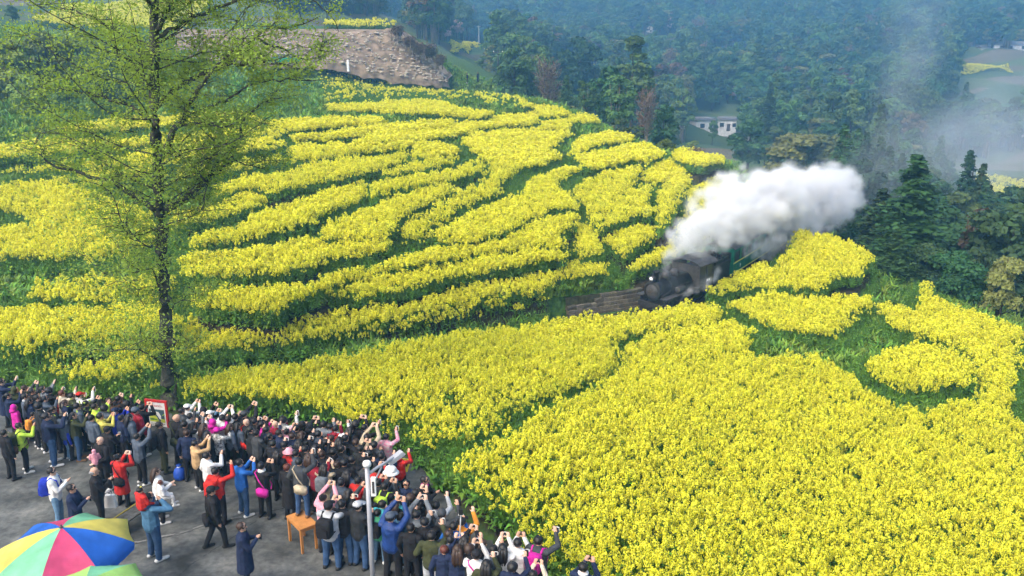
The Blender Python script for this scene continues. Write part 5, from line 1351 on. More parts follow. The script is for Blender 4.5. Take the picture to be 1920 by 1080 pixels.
# wooden table
M_WOODT = mat('orange_wood', (.46, .20, .055), .5, .2, 4, bump=.1)
c = np.mean([ppos(535,968,.75), ppos(564,993,.75), ppos(597,981,.75), ppos(566,957,.75)], axis=0); e1 = ppos(564,993,.75) - ppos(535,968,.75); e2 = ppos(597,981,.75) - ppos(564,993,.75)
tb = empty('wooden_table', (c[0], c[1], 0), math.atan2(e2[1], e2[0])); tag(tb, 'small orange wooden table with a person standing on it', 'table'); TL, TW = float(np.linalg.norm(e2)), float(np.linalg.norm(e1)); TABLE = c
MB().box((0, 0, .735), (TL, TW, .035)).build('tabletop', M_WOODT, tb)
for sx in (-1, 1):
    MB().box((sx * (TL / 2 - .05), 0, .67), (.03, TW - .12, .09)).build('apron', M_WOODT, tb); MB().box((0, sx * (TW / 2 - .05), .67), (TL - .12, .03, .09)).build('apron', M_WOODT, tb)
    for sy in (-1, 1): MB().box((sx * (TL / 2 - .05), sy * (TW / 2 - .05), .36), (.06, .06, .72), taper=1.15).build('leg', M_WOODT, tb)
# lamp post
lp = at_y(699, 1086, 17.9); B = np.array([lp[0], lp[1], 0]); top = at_y(688, 872, 17.9)
M_GALV = mat('galvanised_post', (.36, .37, .40), .45, .12, 3, metal=.2)
lo = empty('street_lamp', tuple(B)); tag(lo, 'white metal lamp post with short slanting arm among the crowd', 'lamp post'); H = top[2]; lx = top[0] - B[0]
MB().tube([(0, 0, 0), (lx * .5, 0, H * .5), (lx, 0, H)], [.064, .059, .056], 16).build('post', M_GALV, lo, True)
MB().lathe([(.16, 0), (.16, .03), (.09, .05)], 14).build('base_plate', M_GALV, lo)
MB().lathe([(.095, 0), (.10, .05), (.085, .11), (.04, .13)], 14, c=(lx, 0, H - .02)).build('cap', M_WHITE, lo, True)
e = at_y(742, 857, 18.6) - B; e2_ = at_y(728, 876, 18.3) - B
MB().tube([(lx, 0, H - .25), tuple(e2_ * .5 + np.array([lx, 0, H - .05]) * .5), tuple(e)], [.04, .036, .032], 8).build('arm', M_GALV, lo, True)
MB().tube([(lx, 0, H - .75), tuple((np.array([lx, 0, H - .3]) + e) / 2)], .022, 8).build('brace', M_GALV, lo, True)
hd = MB().box(tuple(e), (.46, .2, .09), rot=(0, R(-24), R(35)), taper=.85).build('lamp_head', M_GALV, lo); MB().box(tuple(e + np.array([0, 0, -.06])), (.36, .15, .03), rot=(0, R(-24), R(35))).build('lens', M_WHITE, hd)
bx = MB().box((lx + .14, -.06, H - .52), (.11, .10, .46)).build('control_box', M_WHITE, lo); MB().box((lx + .14, -.115, H - .52), (.05, .008, .3)).build('box_label', M_GREY, bx)
# red framed notice board by the tree
tl, tr_, br, bl_ = [at_y(a, b, 27.6) for a, b in ((272,747),(312,757),(318,822),(280,806))]
bo = empty('notice_board', tuple(np.array([(tl[0] + tr_[0]) / 2, 27.6, 0]))); tag(bo, 'red framed notice board with a landscape picture leaning beside the big trunk', 'sign')
wd = .80; hh_ = 1.35; zc = float((tl[2] + br[2]) / 2); 
fr = empty('panel', (0, 0, zc)); fr.parent = bo
bo.rotation_euler = (0, 0, R(-14))
bd = MB().box((0, .02, 0), (wd, .04, hh_)).mesh('board', M_WHITE)
def bchild(name, mbx, m, y=0): return mbx.build(name, m, bo)
tilt = R(-9)
def bb(name, c, d, m, rz=0): return MB().box((c[0], c[1], c[2]), d, rot=(0, 0, 0)).build(name, m, bo)
bpy.data.objects.remove(fr)
M_SIGNRED = mat('sign_red', (.50, .03, .025), .45, .1, 4); M_PRSKY = mat('print_dark_green', (.05, .10, .12), .6, .3, 6); M_PRYEL = mat('print_yellow_field', (.50, .55, .05), .6, .3, 7); M_PRGR = mat('print_green_field', (.10, .25, .04), .6, .3, 7)
pn = bb('board', (0, .0, zc), (wd, .04, hh_), M_WHITE)
for x in (-wd / 2, wd / 2): bb('frame_side', (x, -.004, zc), (.075, .07, hh_ + .075), M_SIGNRED)
for z in (-hh_ / 2, hh_ / 2): bb('frame_rail', (0, -.006, zc + z), (wd - .075, .07, .075), M_SIGNRED)
for x in (-wd / 2, wd / 2): bb('post', (x, .045, zc / 2), (.05, .05, zc), M_SIGNRED)
yp = -.024
def flat(name, poly, m, y): 
    mb = MB().add([(x, y, zc + z) for x, z in poly], [tuple(range(len(poly)))]); return mb.build(name, m, pn)
flat('print_picture', [(-.30,-.12),(.30,-.12),(.30,.36),(-.30,.36)], M_PRSKY, yp)
flat('print_field', [(-.30,-.12),(.06,-.12),(.0,.06),(-.14,.18),(-.30,.22)], M_PRYEL, yp - .003)
flat('print_field', [(-.30,-.06),(.02,-.06),(-.02,.0),(-.30,.02)], M_PRGR, yp - .005)
flat('print_field', [(.12,-.12),(.30,-.12),(.30,-.0),(.16,.02)], M_PRYEL, yp - .003)
flat('print_smoke', [(-.24,.27),(-.10,.30),(.08,.26),(.16,.12),(.15,-.02),(.07,.02),(.0,.16),(-.12,.22),(-.22,.22)], M_WHITE, yp - .004)
for z, x0, x1 in ((.56, -.26, -.12), (.50, -.28, .20), (.46, -.24, .26), (-.20, -.28, .28), (-.26, -.28, .24), (-.32, -.28, .28), (-.38, -.28, .1), (-.46, -.28, .26)):
    mb = MB(); x = x0; g = np.random.default_rng(int(abs(z) * 100))
    while x < x1:
        w = g.uniform(.02, .06); mb.add([(x, yp, zc + z), (x + w, yp, zc + z), (x + w, yp, zc + z + .022), (x, yp, zc + z + .022)], [(0, 1, 2, 3)]); x += w + .015
    mb.build('print_text_line', M_RED if z > .4 else M_GREY, pn)
# yellow warning board
P = at_y(755, 872, 23.2); yb = empty('warning_sign', (P[0], P[1], 0), R(25)); tag(yb, 'small tilted yellow warning board at the field edge', 'sign')
M_SY = mat('sign_yellow', (.62, .52, .06), .5, .1, 4); MB().box((0, 0, P[2]), (.42, .025, .42), rot=(0, R(18), 0)).build('board', M_SY, yb); MB().tube([(0, .03, 0), (0, .03, P[2])], .025, 6).build('post', M_WPOLE, yb)
mb = MB()
for k in range(4): mb.box((-.11 + .075 * k, -.016, P[2] + .04 - .02 * k), (.05, .006, .09), rot=(0, R(18), 0))
mb.build('dark_lettering', M_IRON, yb)
# plank bench with yellow edge behind the parasol
a, b = ppos(215, 975, .45), ppos(275, 935, .45); c = (a + b) / 2; bn = empty('plank_bench', (c[0], c[1], 0), math.atan2(b[1] - a[1], b[0] - a[0])); tag(bn, 'weathered plank bench with yellow edge behind the large parasol', 'bench')
M_OLD = mat('weathered_plank', (.075, .075, .07), .9, .5, 8, bump=.6); L = float(np.linalg.norm(b - a))
for k in range(3): MB().box((0, -.02 - .15 * k, .43), (L, .14, .04)).build('plank', M_OLD, bn)
MB().box((0, .075, .44), (L * 1.02, .035, .06)).build('yellow_edge', mat('ochre_paint', (.36, .28, .05), .6, .2, 5), bn)
for x in (-L * .4, L * .4): MB().box((x, -.16, .2), (.06, .36, .4)).build('leg', M_OLD, bn)
# blue sack
P = ppos(337, 888, .18); sk = empty('blue_sack', (P[0], P[1], 0)); tag(sk, 'bright blue full plastic sack on the ground by the bald older person', 'sack')
M_BLUEP = mat('blue_plastic', (.02, .08, .42), .5, .15, 6, bump=.4, bscale=12)
MB().lathe([(.0, .0), (.15, .01), (.19, .10), (.18, .26), (.13, .36), (.06, .40), (.05, .43), (.09, .48)], 16).build('sack_body', M_BLUEP, sk, True); MB().lathe([(.062, .405), (.066, .42), (.062, .435)], 10).build('tie', M_WHITE, sk)
# far small white board on the ridge terrace
P = at_y(1029, 199, 112); rb = empty('field_sign', tuple(P)); tag(rb, 'tiny white board standing in the yellow terrace on the ridge', 'sign'); MB().box((0, 0, .15), (.75, .04, .4)).build('board', M_WHITE, rb); MB().tube([(0, .04, -2), (0, .04, .2)], .03, 6).build('post', M_WPOLE, rb)
# ------------------------------------------------------------------ people: one continuous body mesh per pose, shared
def capsule(mb, p0, p1, r0, r1, n=10, sy=1.0):
    p0, p1 = Vector(p0), Vector(p1); d = p1 - p0; L = d.length
    if L < 1e-6: d = Vector((0, 0, 1))
    d = d.normalized(); pts = []; rr = []
    for k in range(4): a = math.pi / 2 * k / 4; pts.append(p0 - d * r0 * math.cos(a)); rr.append(max(.001, r0 * math.sin(a)))
    pts.append(p0); rr.append(r0); pts.append(p1); rr.append(r1)
    for k in range(1, 5): a = math.pi / 2 * k / 4; pts.append(p1 + d * r1 * math.sin(a)); rr.append(max(.001, r1 * math.cos(a)))
    b = len(mb.v); mb.tube(pts, rr, n)
    if sy != 1.0:
        for i in range(b, len(mb.v)): x, y, z = mb.v[i]; mb.v[i] = (x, y * sy, z)
ARMS = {  # right hand, left hand (x right, y forward, z up) for a 1.72 m body
 'up': ((.085, .37, 1.60), (-.085, .37, 1.60)), 'high': ((.09, .33, 1.76), (-.09, .33, 1.76)), 'eye': ((.08, .33, 1.50), (-.08, .33, 1.50)), 'chest': ((.06, .28, 1.27), (-.08, .27, 1.24)),
 'down': ((.27, .05, .82), (-.27, .05, .82)), 'one': ((.20, .34, 1.66), (-.24, .12, .92)), 'hold': ((.12, .28, 1.18), (-.12, .30, 1.05)), 'carry': ((.17, .16, 1.52), (-.17, .16, 1.52)), 'kid': ((.16, .24, .95), (-.16, .24, .95)),
 'eye1': ((.10, .34, 1.52), (-.25, .08, .88)), 'up1': ((.13, .36, 1.64), (-.20, .22, 1.08))}
BODY = {}
def body(pose, legs='stand', coat=False):
    key = (pose, legs, coat)
    if key in BODY: return BODY[key]
    caps = []   # p0, p1, r0, r1, region, sy   regions: 0 skin 1 top 2 trousers 3 shoes
    def cp(p0, p1, r0, r1, reg, sy=1.0): caps.append((Vector(p0), Vector(p1), r0, r1, reg, sy))
    for s in (-1, 1):
        hip = (s * .095, 0, .90)
        if legs == 'sit': kn = (s * .12, .36, .86); an = (s * .13, .40, .46)
        elif legs == 'stride': kn = (s * .10, .05 + s * .10, .49); an = (s * .10, s * .20 - .02, .09)
        else: kn = (s * .115, .025, .49); an = (s * .135, -.005, .09)
        cp(hip, kn, .104, .076, 2); cp(kn, an, .074, .060, 2)
        cp((an[0], an[1] - .045, an[2] - .045), (an[0] + s * .02, an[1] + .165, an[2] - .052), .050, .040, 3)
        # arm by two-bone reach
        S = Vector((s * .185, -.01, 1.385)); H = Vector(ARMS[pose][0 if s > 0 else 1]); u, f = .29, .265
        d = H - S; L = min(d.length, u + f - .012); dn = d.normalized(); H = S + dn * L
        a = (u * u - f * f + L * L) / (2 * L); hh = math.sqrt(max(0, u * u - a * a)); pol = Vector((s * (.75 if pose == 'high' else .42), -.1, -.85)); pol = (pol - dn * pol.dot(dn)).normalized(); E = S + dn * a + pol * hh
        cp(S, E, .074, .062, 1); cp(E, H, .061, .046, 1)
        fd = (H - E).normalized(); side = Vector((-s, 0, 0)); side = (side - fd * side.dot(fd)).normalized(); nrm = fd.cross(side)
        if pose in ('up', 'high', 'eye') or (pose in ('eye1', 'up1') and s > 0): fd2 = (fd * .55 + Vector((0, .35, .75))).normalized()
        else: fd2 = fd
        w0 = H + fd * .01; pe = w0 + fd2 * .075
        cp(w0, pe, .030, .034, 0); cp(w0 + side * .018 + fd2 * .03, pe + side * .016, .022, .020, 0); cp(w0 - side * .018 + fd2 * .03, pe - side * .016, .022, .020, 0)
        for k, (o, ln) in enumerate(((-.028, .058), (-.0095, .070), (.0095, .066), (.028, .052))):
            b0 = pe + side * o; b1 = b0 + fd2 * ln * .55; b2 = b1 + (fd2 * .6 + side * .55 + Vector((0, .2, 0))).normalized() * ln * .55; cp(b0, b1, .0105, .0098, 0); cp(b1, b2, .0098, .0085, 0)
        t0 = w0 + side * .028 + fd2 * .03; t1 = t0 + (side * .8 + fd2 * .6).normalized() * .04; cp(t0, t1, .0125, .011, 0); cp(t1, t1 + (fd2 + side * .2).normalized() * .03, .011, .009, 0)
    cp((-.055, 0, .95), (.055, 0, .95), .125, .125, 2, .85)
    cp((0, 0, .90), (0, 0, 1.10), .195, .182, 1, .80); cp((0, 0, 1.10), (0, -.005, 1.30), .182, .195, 1, .76)
    cp((-.06, 0, 1.30), (.06, 0, 1.30), .125, .125, 1, .85); cp((-.155, -.01, 1.385), (.155, -.01, 1.385), .066, .066, 1)
    cp((0, -.01, 1.40), (0, 0, 1.455), .085, .070, 1)
    if coat: cp((0, 0, .98), (0, .0, .55), .195, .215, 1, .84)
    cp((0, -.005, 1.42), (0, .008, 1.52), .052, .054, 0)
    cp((0, .005, 1.635), (0, .015, 1.56), .083, .070, 0); cp((0, -.015, 1.63), (0, -.015, 1.60), .082, .078, 0); cp((0, .055, 1.525), (0, .06, 1.52), .034, .032, 0)
    cp((0, .093, 1.60), (0, .108, 1.578), .010, .014, 0)
    for s in (-1, 1): cp((s * .080, -.002, 1.61), (s * .080, -.004, 1.575), .016, .012, 0)
    mb = MB()
    for p0, p1, r0, r1, reg, sy in caps:
        if coat and abs(p1.z - .55) < 1e-6 and p0.x == 0:
            b = len(mb.v); mb.tube([(0, 0, 1.05), (0, 0, .9), (0, 0, .7), (0, 0, .46)], [.18, .195, .205, .225], 12)
            for i in range(b, len(mb.v)): x, y, z = mb.v[i]; mb.v[i] = (x, y * sy, z)
        else: capsule(mb, p0, p1, r0, r1, 8, sy)
    o = mb.build('person_tmp', M_WHITE)
    m = o.modifiers.new('r', 'REMESH'); m.mode = 'VOXEL'; m.voxel_size = .0105; m.use_smooth_shade = True
    s_ = o.modifiers.new('s', 'SMOOTH'); s_.factor = .5; s_.iterations = 2
    d_ = o.modifiers.new('d', 'DECIMATE'); d_.ratio = .16
    dg = bpy.context.evaluated_depsgraph_get(); dg.update()
    me = bpy.data.meshes.new_from_object(o.evaluated_get(dg)); bpy.data.objects.remove(o)
    n = len(me.polygons); C = np.empty(n * 3); me.polygons.foreach_get('center', C); C = C.reshape(-1, 3)
    best = np.full(n, 1e9); reg = np.zeros(n, int)
    for p0, p1, r0, r1, rg, sy in caps:
        Q = C.copy(); Q[:, 1] /= sy; a = np.array(p0); b = np.array(p1); d = b - a; t = np.clip(((Q - a) @ d) / (d @ d + 1e-9), 0, 1)
        D = np.linalg.norm(Q - a - t[:, None] * d, axis=1) - (r0 + (r1 - r0) * t); u = D < best; best[u] = D[u]; reg[u] = rg
    me.materials.clear()
    for k in range(4): me.materials.append(None)
    me.polygons.foreach_set('material_index', reg.astype(np.int32)); me.polygons.foreach_set('use_smooth', np.ones(n, bool)); me.update()
    BODY[key] = me
    return me
PAL = dict(blk=(.014,.014,.016), nav=(.014,.022,.055), dgr=(.045,.05,.055), gry=(.15,.17,.19), lgr=(.38,.40,.42), wht=(.68,.68,.66), red=(.46,.025,.02), crim=(.22,.012,.025), pnk=(.66,.30,.36), mag=(.50,.02,.27), blu=(.02,.11,.38), roy=(.02,.04,.36), den=(.07,.17,.28),
           jean=(.035,.075,.16), ljean=(.12,.22,.34), teal=(.05,.32,.36), grn=(.07,.34,.18), neon=(.42,.62,.06), olive=(.045,.052,.022), tan=(.46,.30,.15), beige=(.42,.35,.24), brn=(.11,.06,.035), ora=(.62,.24,.03), camo=(.22,.22,.21), slate=(.07,.09,.12), leath=(.02,.022,.024), yel=(.55,.50,.10), skin=(.50,.30,.20), rusty=(.16,.035,.015), cream=(.60,.52,.40))
def cmat(c): return mat('cloth_' + c, PAL[c], .85, .22, 9, bump=.7, bscale=11, spec=.2)
M_CAMO = mat('cloth_patterned', (.04, .04, .045), .85, .5, 16, col2=(.55, .55, .52)); MATS['cloth_camo'] = M_CAMO
M_FLORAL = mat('cloth_floral', (.62, .60, .60), .85, .2, 14, col2=(.55, .12, .22)); MATS['cloth_floral'] = M_FLORAL; PAL['floral'] = (.6, .5, .5)
M_STRIPE = mat('cloth_puffer', (.012, .04, .16), .45, .35, 10, bump=.6, bscale=14); MATS['cloth_puff'] = M_STRIPE; PAL['puff'] = (.012, .04, .16)
M_SKIN = [mat('skin_%d' % i, c, .6, .12, 8) for i, c in enumerate(((.52, .31, .21), (.46, .26, .17), (.56, .36, .26)))]
HAIRC = dict(k=(.008, .007, .007), b=(.035, .018, .010), r=(.10, .025, .012), g=(.22, .22, .22))
HAIR = {}
def hair_mesh(kind):
    if kind in HAIR: return HAIR[kind]
    g = np.random.default_rng(len(kind)); mb = MB(); c = (0, -.014, 1.628)
    if kind in ('short', 'long', 'bun', 'pony', 'big', 'thin'):
        k = {'big': 1.22, 'thin': .985}.get(kind, 1.0)
        mb.ell((c[0], c[1] - (.012 if kind == 'thin' else 0), c[2] - (.035 if kind == 'thin' else 0)), (.090 * k, .098 * k, .098 * k * (.62 if kind == 'thin' else 1)), 18, 13)
        mb.v = [tuple(np.array(v) + g.normal(0, .0055, 3)) for v in mb.v]
    if kind == 'long':
        for x in (-.045, 0, .045): mb.tube([(x, -.05, 1.66), (x * 1.3, -.095, 1.52), (x * 1.3, -.135, 1.36), (x, -.135, 1.24)], [.05, .058, .05, .015], 8)
    if kind == 'bun': mb.ell((0, -.09, 1.70), (.05, .05, .045), 10, 7)
    if kind == 'pony': mb.tube([(0, -.09, 1.66), (0, -.15, 1.60), (0, -.155, 1.45), (0, -.14, 1.36)], [.03, .04, .035, .01], 8)
    if kind == 'cap':
        mb.ell((0, -.006, 1.652), (.094, .105, .078), 14, 8)
        n = 9; top = [(.092 * math.cos(math.pi * k / (n - 1)), .07 + .115 * math.sin(math.pi * k / (n - 1)), 1.648 - .012 * math.sin(math.pi * k / (n - 1))) for k in range(n)]
        mb.add(top + [(x, y, z - .012) for x, y, z in top], [tuple(range(n)), tuple(range(2 * n - 1, n - 1, -1))] + [(k, k + n, (k + 1) % n + n, (k + 1) % n) for k in range(n)])
    if kind == 'beanie': mb.ell((0, -.012, 1.645), (.097, .108, .100), 14, 9)
    if kind == 'sunhat': mb.lathe([(.30 * .62, -.03), (.19, -.025), (.11, .0), (.105, .06), (.08, .095), (.0, .105)], 18, c=(0, 0, 1.66))
    if kind == 'hood': mb.ell((0, -.03, 1.615), (.108, .105, .128), 14, 10); mb.tube([(0, -.06, 1.55), (0, -.06, 1.45)], [.10, .12], 10)
    if kind == 'whitehat': mb.ell((0, -.0, 1.68), (.15, .15, .125), 16, 10); mb.lathe([(.20, -.06), (.205, -.05), (.15, .0)], 18, c=(0, 0, 1.655))
    me = mb.mesh('hair', M_WHITE, True); HAIR[kind] = me
    return me
def recolour(o, *ms):
    for i, m in enumerate(ms):
        o.material_slots[i].link = 'OBJECT'; o.material_slots[i].material = m
PACK = {}
def pack_mesh():
    if 'p' not in PACK:
        mb = MB(); b = bmesh.new(); bmesh.ops.create_cube(b, size=1); bmesh.ops.bevel(b, geom=b.edges[:], offset=.22, segments=3, affect='EDGES', profile=.6)
        for v in b.verts: v.co = Vector((v.co.x * .30, v.co.y * .19, v.co.z * .44)) + Vector((0, -.21, 1.18))
        b.verts.ensure_lookup_table(); idx = {v: i for i, v in enumerate(b.verts)}
        mb.add([v.co for v in b.verts], [[idx[v] for v in f.verts] for f in b.faces]); b.free()
        PACK['p'] = mb.mesh('backpack', M_WHITE, True)
        mb = MB().box((0, -.31, 1.10), (.20, .05, .20))
        PACK['q'] = mb.mesh('pocket', M_WHITE)
        mb = MB()
        for s in (-1, 1): mb.tube([(s * .10, -.14, 1.36), (s * .105, -.03, 1.462), (s * .115, .10, 1.38), (s * .13, .135, 1.22), (s * .15, .02, 1.05), (s * .12, -.15, 1.02)], [.022] * 6, 6)
        PACK['s'] = mb.mesh('strap', M_WHITE, True)
        b = bmesh.new(); bmesh.ops.create_cube(b, size=1); bmesh.ops.bevel(b, geom=b.edges[:], offset=.12, segments=2, affect='EDGES')
        for v in b.verts: v.co = Vector((v.co.x * .32, v.co.y * .12, v.co.z * .24)) + Vector((.12, -.20, .92))
        mb = MB(); idx = {v: i for i, v in enumerate(b.verts)}; mb.add([v.co for v in b.verts], [[idx[v] for v in f.verts] for f in b.faces]); b.free(); PACK['bag'] = mb.mesh('shoulder_bag', M_WHITE, True)
        mb = MB().tube([(.20, -.17, 1.0), (.02, -.165, 1.22), (-.13, -.11, 1.42), (-.155, .02, 1.45), (-.05, .15, 1.28), (.16, .14, 1.02), (.24, .0, .96)], [.016] * 7, 6); PACK['sling'] = mb.mesh('sling', M_WHITE, True)
        mb = MB().lathe([(.072, -.03), (.098, -.02), (.10, .02), (.076, .045)], 14, c=(0, .0, 1.465)); PACK['scarf'] = mb.mesh('scarf', M_WHITE, True)
        mb = MB()
        for s in (-1, 1): mb.ell((s * .034, .0855, 1.607), (.013, .008, .007), 8, 5); mb.box((s * .034, .088, 1.632), (.036, .010, .007))
        mb.ell((0, .093, 1.541), (.026, .008, .007), 8, 5); PACK['face'] = mb.mesh('eyes_and_mouth', mat('face_dark', (.04, .02, .018), .5, .1, 5), True)
        mb = MB().tube([(-.088, -.0, 1.66), (-.06, 0, 1.725), (0, 0, 1.745), (.06, 0, 1.725), (.088, 0, 1.66)], [.008] * 5, 6); PACK['band'] = mb.mesh('headband', M_WHITE, True)
        mb = MB()
        for s, i in ((-1, 0), (1, 1)): mb.ell((s * .06, 0, 1.775), (.03, .03, .03), 10, 7, i)
        PACK['baubles'] = mb.mesh('baubles', [M_WHITE, cmat('yel')], True)
    return PACK
def bodypart(name, key, par, m):
    o = link(name, pack_mesh()[key], par)
    if m is not None: recolour(o, m)
    return o
PH = {}
def phone_meshes():
    if not PH:
        b = bmesh.new(); bmesh.ops.create_cube(b, size=1)
        for v in b.verts: v.co = Vector((v.co.x * .17, v.co.y * .012, v.co.z * .088))
        bmesh.ops.bevel(b, geom=[e for e in b.edges if abs(e.verts[0].co.y - e.verts[1].co.y) > .005], offset=.012, segments=3, affect='EDGES')
        me = bpy.data.meshes.new('phone'); b.to_mesh(me); b.free(); me.materials.append(M_WHITE); PH['b'] = me
        PH['s'] = MB().box((0, -.0072, 0), (.136, .0015, .07)).mesh('screen', mat('phone_screen', (.03, .035, .045), .15, .3, 20, spec=.6))
    return PH
TRAIN_XY = np.array([9.5, 49.0])
SHOES = [mat('shoe_black', (.012, .012, .012), .6, .2, 9), mat('shoe_white', (.6, .6, .58), .6, .15, 9), mat('shoe_brown', (.16, .09, .04), .7, .2, 9)]
LABELS = {}
n_person = 0
def person(hx, hy, top, bot, label, pose='eye', h=1.68, hair='short', hc='k', rz=None, legs='stand', coat=False, phone=None, pack=None, bag=None, scarf=None, hat=None, face=False, z0=0.0, w=1.0, shoe=None, upright=False, Y=None, tone=None, band=False, xy=None):
    global n_person
    g = random.Random(n_person * 31 + 5); n_person += 1
    if Y is None: h *= 1 + .09 * min(1, max(0, (hy - 830) / 110))
    hz_ = z0 + (1.60 if legs != 'sit' else 1.60) * h / 1.72
    P = at_z(hx, hy, hz_) if Y is None else at_y(hx, hy, Y)
    if xy is not None: P = np.array([xy[0], xy[1], hz_])
    d = TRAIN_XY - P[:2]; a = -math.atan2(d[0], d[1]) + g.gauss(0, .22) if rz is None else R(rz)
    if pose == 'eye' and g.random() < .42: pose = 'eye1'
    if pose == 'up' and g.random() < .42: pose = 'up1'
    s = h / 1.72; loc = (P[0], P[1], z0 if Y is None else P[2] - 1.6 * s)
    if phone is None: phone = pose in ('up', 'high', 'eye', 'chest', 'one', 'eye1', 'up1') and not face
    o = empty('person', loc, a); o.scale = (s * w * g.uniform(1.08, 1.22), s * w * 1.10, s)
    tag(o, label, 'person', 'people in the crowd watching the train')
    assert label not in LABELS, label
    assert 4 <= len(label.split()) <= 13, label
    LABELS[label] = 1
    b = link('body', body(pose, legs, coat), o)
    sk = M_SKIN[g.randrange(3) if tone is None else tone]
    recolour(b, sk, cmat(top), cmat(bot), SHOES[shoe if shoe is not None else (1 if g.random() < .35 else 0)])
    if hat:
        kind, hcol = hat
        if kind in ('cap', 'beanie', 'sunhat', 'whitehat', 'hood'): x = link({'hood': 'hood'}.get(kind, 'hat'), hair_mesh(kind), o); recolour(x, cmat(hcol))
    if hair != 'bald' and not (hat and hat[0] in ('hood',)):
        x = link('hair', hair_mesh(hair), o); recolour(x, mat('hair_' + hc, HAIRC[hc], .5, .3, 30, spec=.4))
        if hat: x.scale = (.985, .985, .985); x.location = (0, 0, .022)
    if pack:
        p = bodypart('backpack', 'p', o, cmat(pack)); q = bodypart('pocket', 'q', p, cmat(pack if isinstance(pack, str) else pack)); bodypart('strap', 's', o, cmat(pack))
    if bag: p = bodypart('shoulder_bag', 'bag', o, cmat(bag)); bodypart('sling', 'sling', p, cmat(bag))
    if scarf: bodypart('scarf', 'scarf', o, cmat(scarf))
    if face: bodypart('eyes_and_mouth', 'face', o, None)
    if band: bodypart('headband', 'band', o, cmat('blk')); link('baubles', pack_mesh()['baubles'], o)
    if phone:
        A = np.array(ARMS[pose][0]); B_ = np.array(ARMS[pose][1]); c = (A + B_) / 2 if pose not in ('one', 'eye1', 'up1') else A
        c = c + (np.array([0, .075, .075]) if pose in ('up', 'high', 'eye', 'eye1', 'up1') else np.array([0, .08, .03])); 
        M = o.matrix_world = Matrix.LocRotScale(o.location, o.rotation_euler, o.scale)
        wp = M @ Vector(c); tilt = {'high': R(-15), 'chest': R(-50)}.get(pose, 0)
        po = link('phone', phone_meshes()['b'], None, wp, (tilt, R(90) if pose in ('one', 'chest', 'up1') else 0, a)); recolour(po, M_WHITE if g.random() < .6 else SHOES[0])
        link('screen', phone_meshes()['s'], po); tag(po, 'phone held by ' + label, 'phone', 'phones held up by the crowd')
    return o
X = person
# --- left edge and the packed back row on the left
X(3,716,'nav','blk','person in long navy coat at the far left edge','up',1.78,coat=True)
X(29,731,'olive','blk','person in olive hood just right of the far left coat','eye',hat=('hood','olive'))
X(46,728,'dgr','blk','person with brown hair at the left end of back row','up',hc='b')
X(60,734,'blk','blk','person in black behind the grey scarf at left','eye')
X(80,730,'gry','blk','person with grey sleeves raised, fifth head along back row','high')
X(92,733,'blk','jean','person in black with round black hair beside the red child','eye',hair='big')
X(104,752,'red','blk','child in red jacket standing in the left back row','eye',1.25)
X(116,738,'cream','blk','person with reddish hair and cream top in back row','up',hc='r')
X(135,743,'olive','blk','person in olive jacket under the lowest left flowers','eye')
X(149,741,'wht','blk','person in white top with red cap, left back row','up',hat=('cap','red'))
X(70,746,'blk','blk','person in black bending behind the magenta hood','down')
X(47,744,'slate','blk','person with grey knit scarf near the left edge','eye',scarf='lgr')
X(27,764,'mag','blk','person in bright magenta hooded jacket at the left edge','down',1.5,hat=('hood','mag'))
X(62,777,'dgr','blk','child with orange and grey backpack near the left edge','eye',1.3,pack='ora')
X(36,799,'neon','blk','person in neon yellow vest with brown bag at left','eye',pack='olive',bag='brn',shoe=1)
X(8,812,'blk','blk','person in black at the left edge beside the neon vest','down')
X(87,781,'nav','jean','broad person in navy jacket and jeans, back to camera','eye',1.80,w=1.2,tone=0)
X(122,802,'roy','ljean','child in royal blue jacket and light jeans','down',1.2,shoe=1)
X(138,779,'olive','jean','person in olive green coat with tan boots','eye',1.68,hair='long',shoe=2)
X(172,784,'slate','blk','person in slate jacket behind the baby holder','down')
X(161,757,'blk','blk','person in black directly behind the olive green coat','up')
X(178,763,'neon','blk','person in yellow green jacket raising arms, back row','up')
X(188,781,'yel','blk','person in pale yellow jacket next to slate jacket','eye')
X(216,771,'roy','blk','person in royal blue jacket and dark cap','eye',hat=('cap','nav'))
X(238,758,'blk','blk','person with tousled black hair left of the red jacket','eye',hair='big')
X(254,770,'crim','blk','person in dark red jacket with grey hood','down',1.72,hat=('beanie','slate'),w=1.1)
X(266,764,'blk','blk','person in black between red jacket and notice board','eye')
X(205,752,'brn','blk','person in brown jacket under the leaves, back row','up',hc='b')
X(222,748,'blk','blk','person in black under the leaves, far back row','eye')
X(188,826,'blk','blk','bald person in black facing the camera and holding a baby','hold',1.72,'bald',rz=150,face=True)
X(201,806,'blk','blk','person in black cap behind the bald baby holder','chest',hat=('cap','blk'))
X(176,846,'pnk','blk','baby in pale pink coat held by the bald person','kid',.85,rz=20,z0=.62,hat=('hood','pnk'),legs='sit',phone=False)
X(257,819,'slate','blk','person in grey wool jacket raising a phone, left half','high',1.70,rz=-38)
X(299,797,'blk','olive','person in black with backpack and green trousers','down',1.74,pack='blk',rz=-55)
X(331,784,'blk','blk','bald older person in black with shoulder strap by the trunk','chest',1.76,'bald',bag='olive',w=1.18,phone=False)
X(221,858,'red','blk','person in bright red coat photographing, left foreground','eye',1.62,hair='bun',coat=True,bag='blk',shoe=0,rz=-20)
X(177,884,'blk','blk','balding person in black left of the bright red coat','chest',1.72,'thin','g',rz=-60)
X(97,884,'wht','ljean','person in white and blue jacket with blue backpack','chest',1.72,pack='roy',rz=-75,phone=False)
X(134,916,'nav','nav','person in navy looking at a phone above the parasol','chest',1.70,rz=-80)
X(293,884,'wht','blk','person with long brown hair and white coat carrying a child','hold',1.62,'long','b',rz=-60)
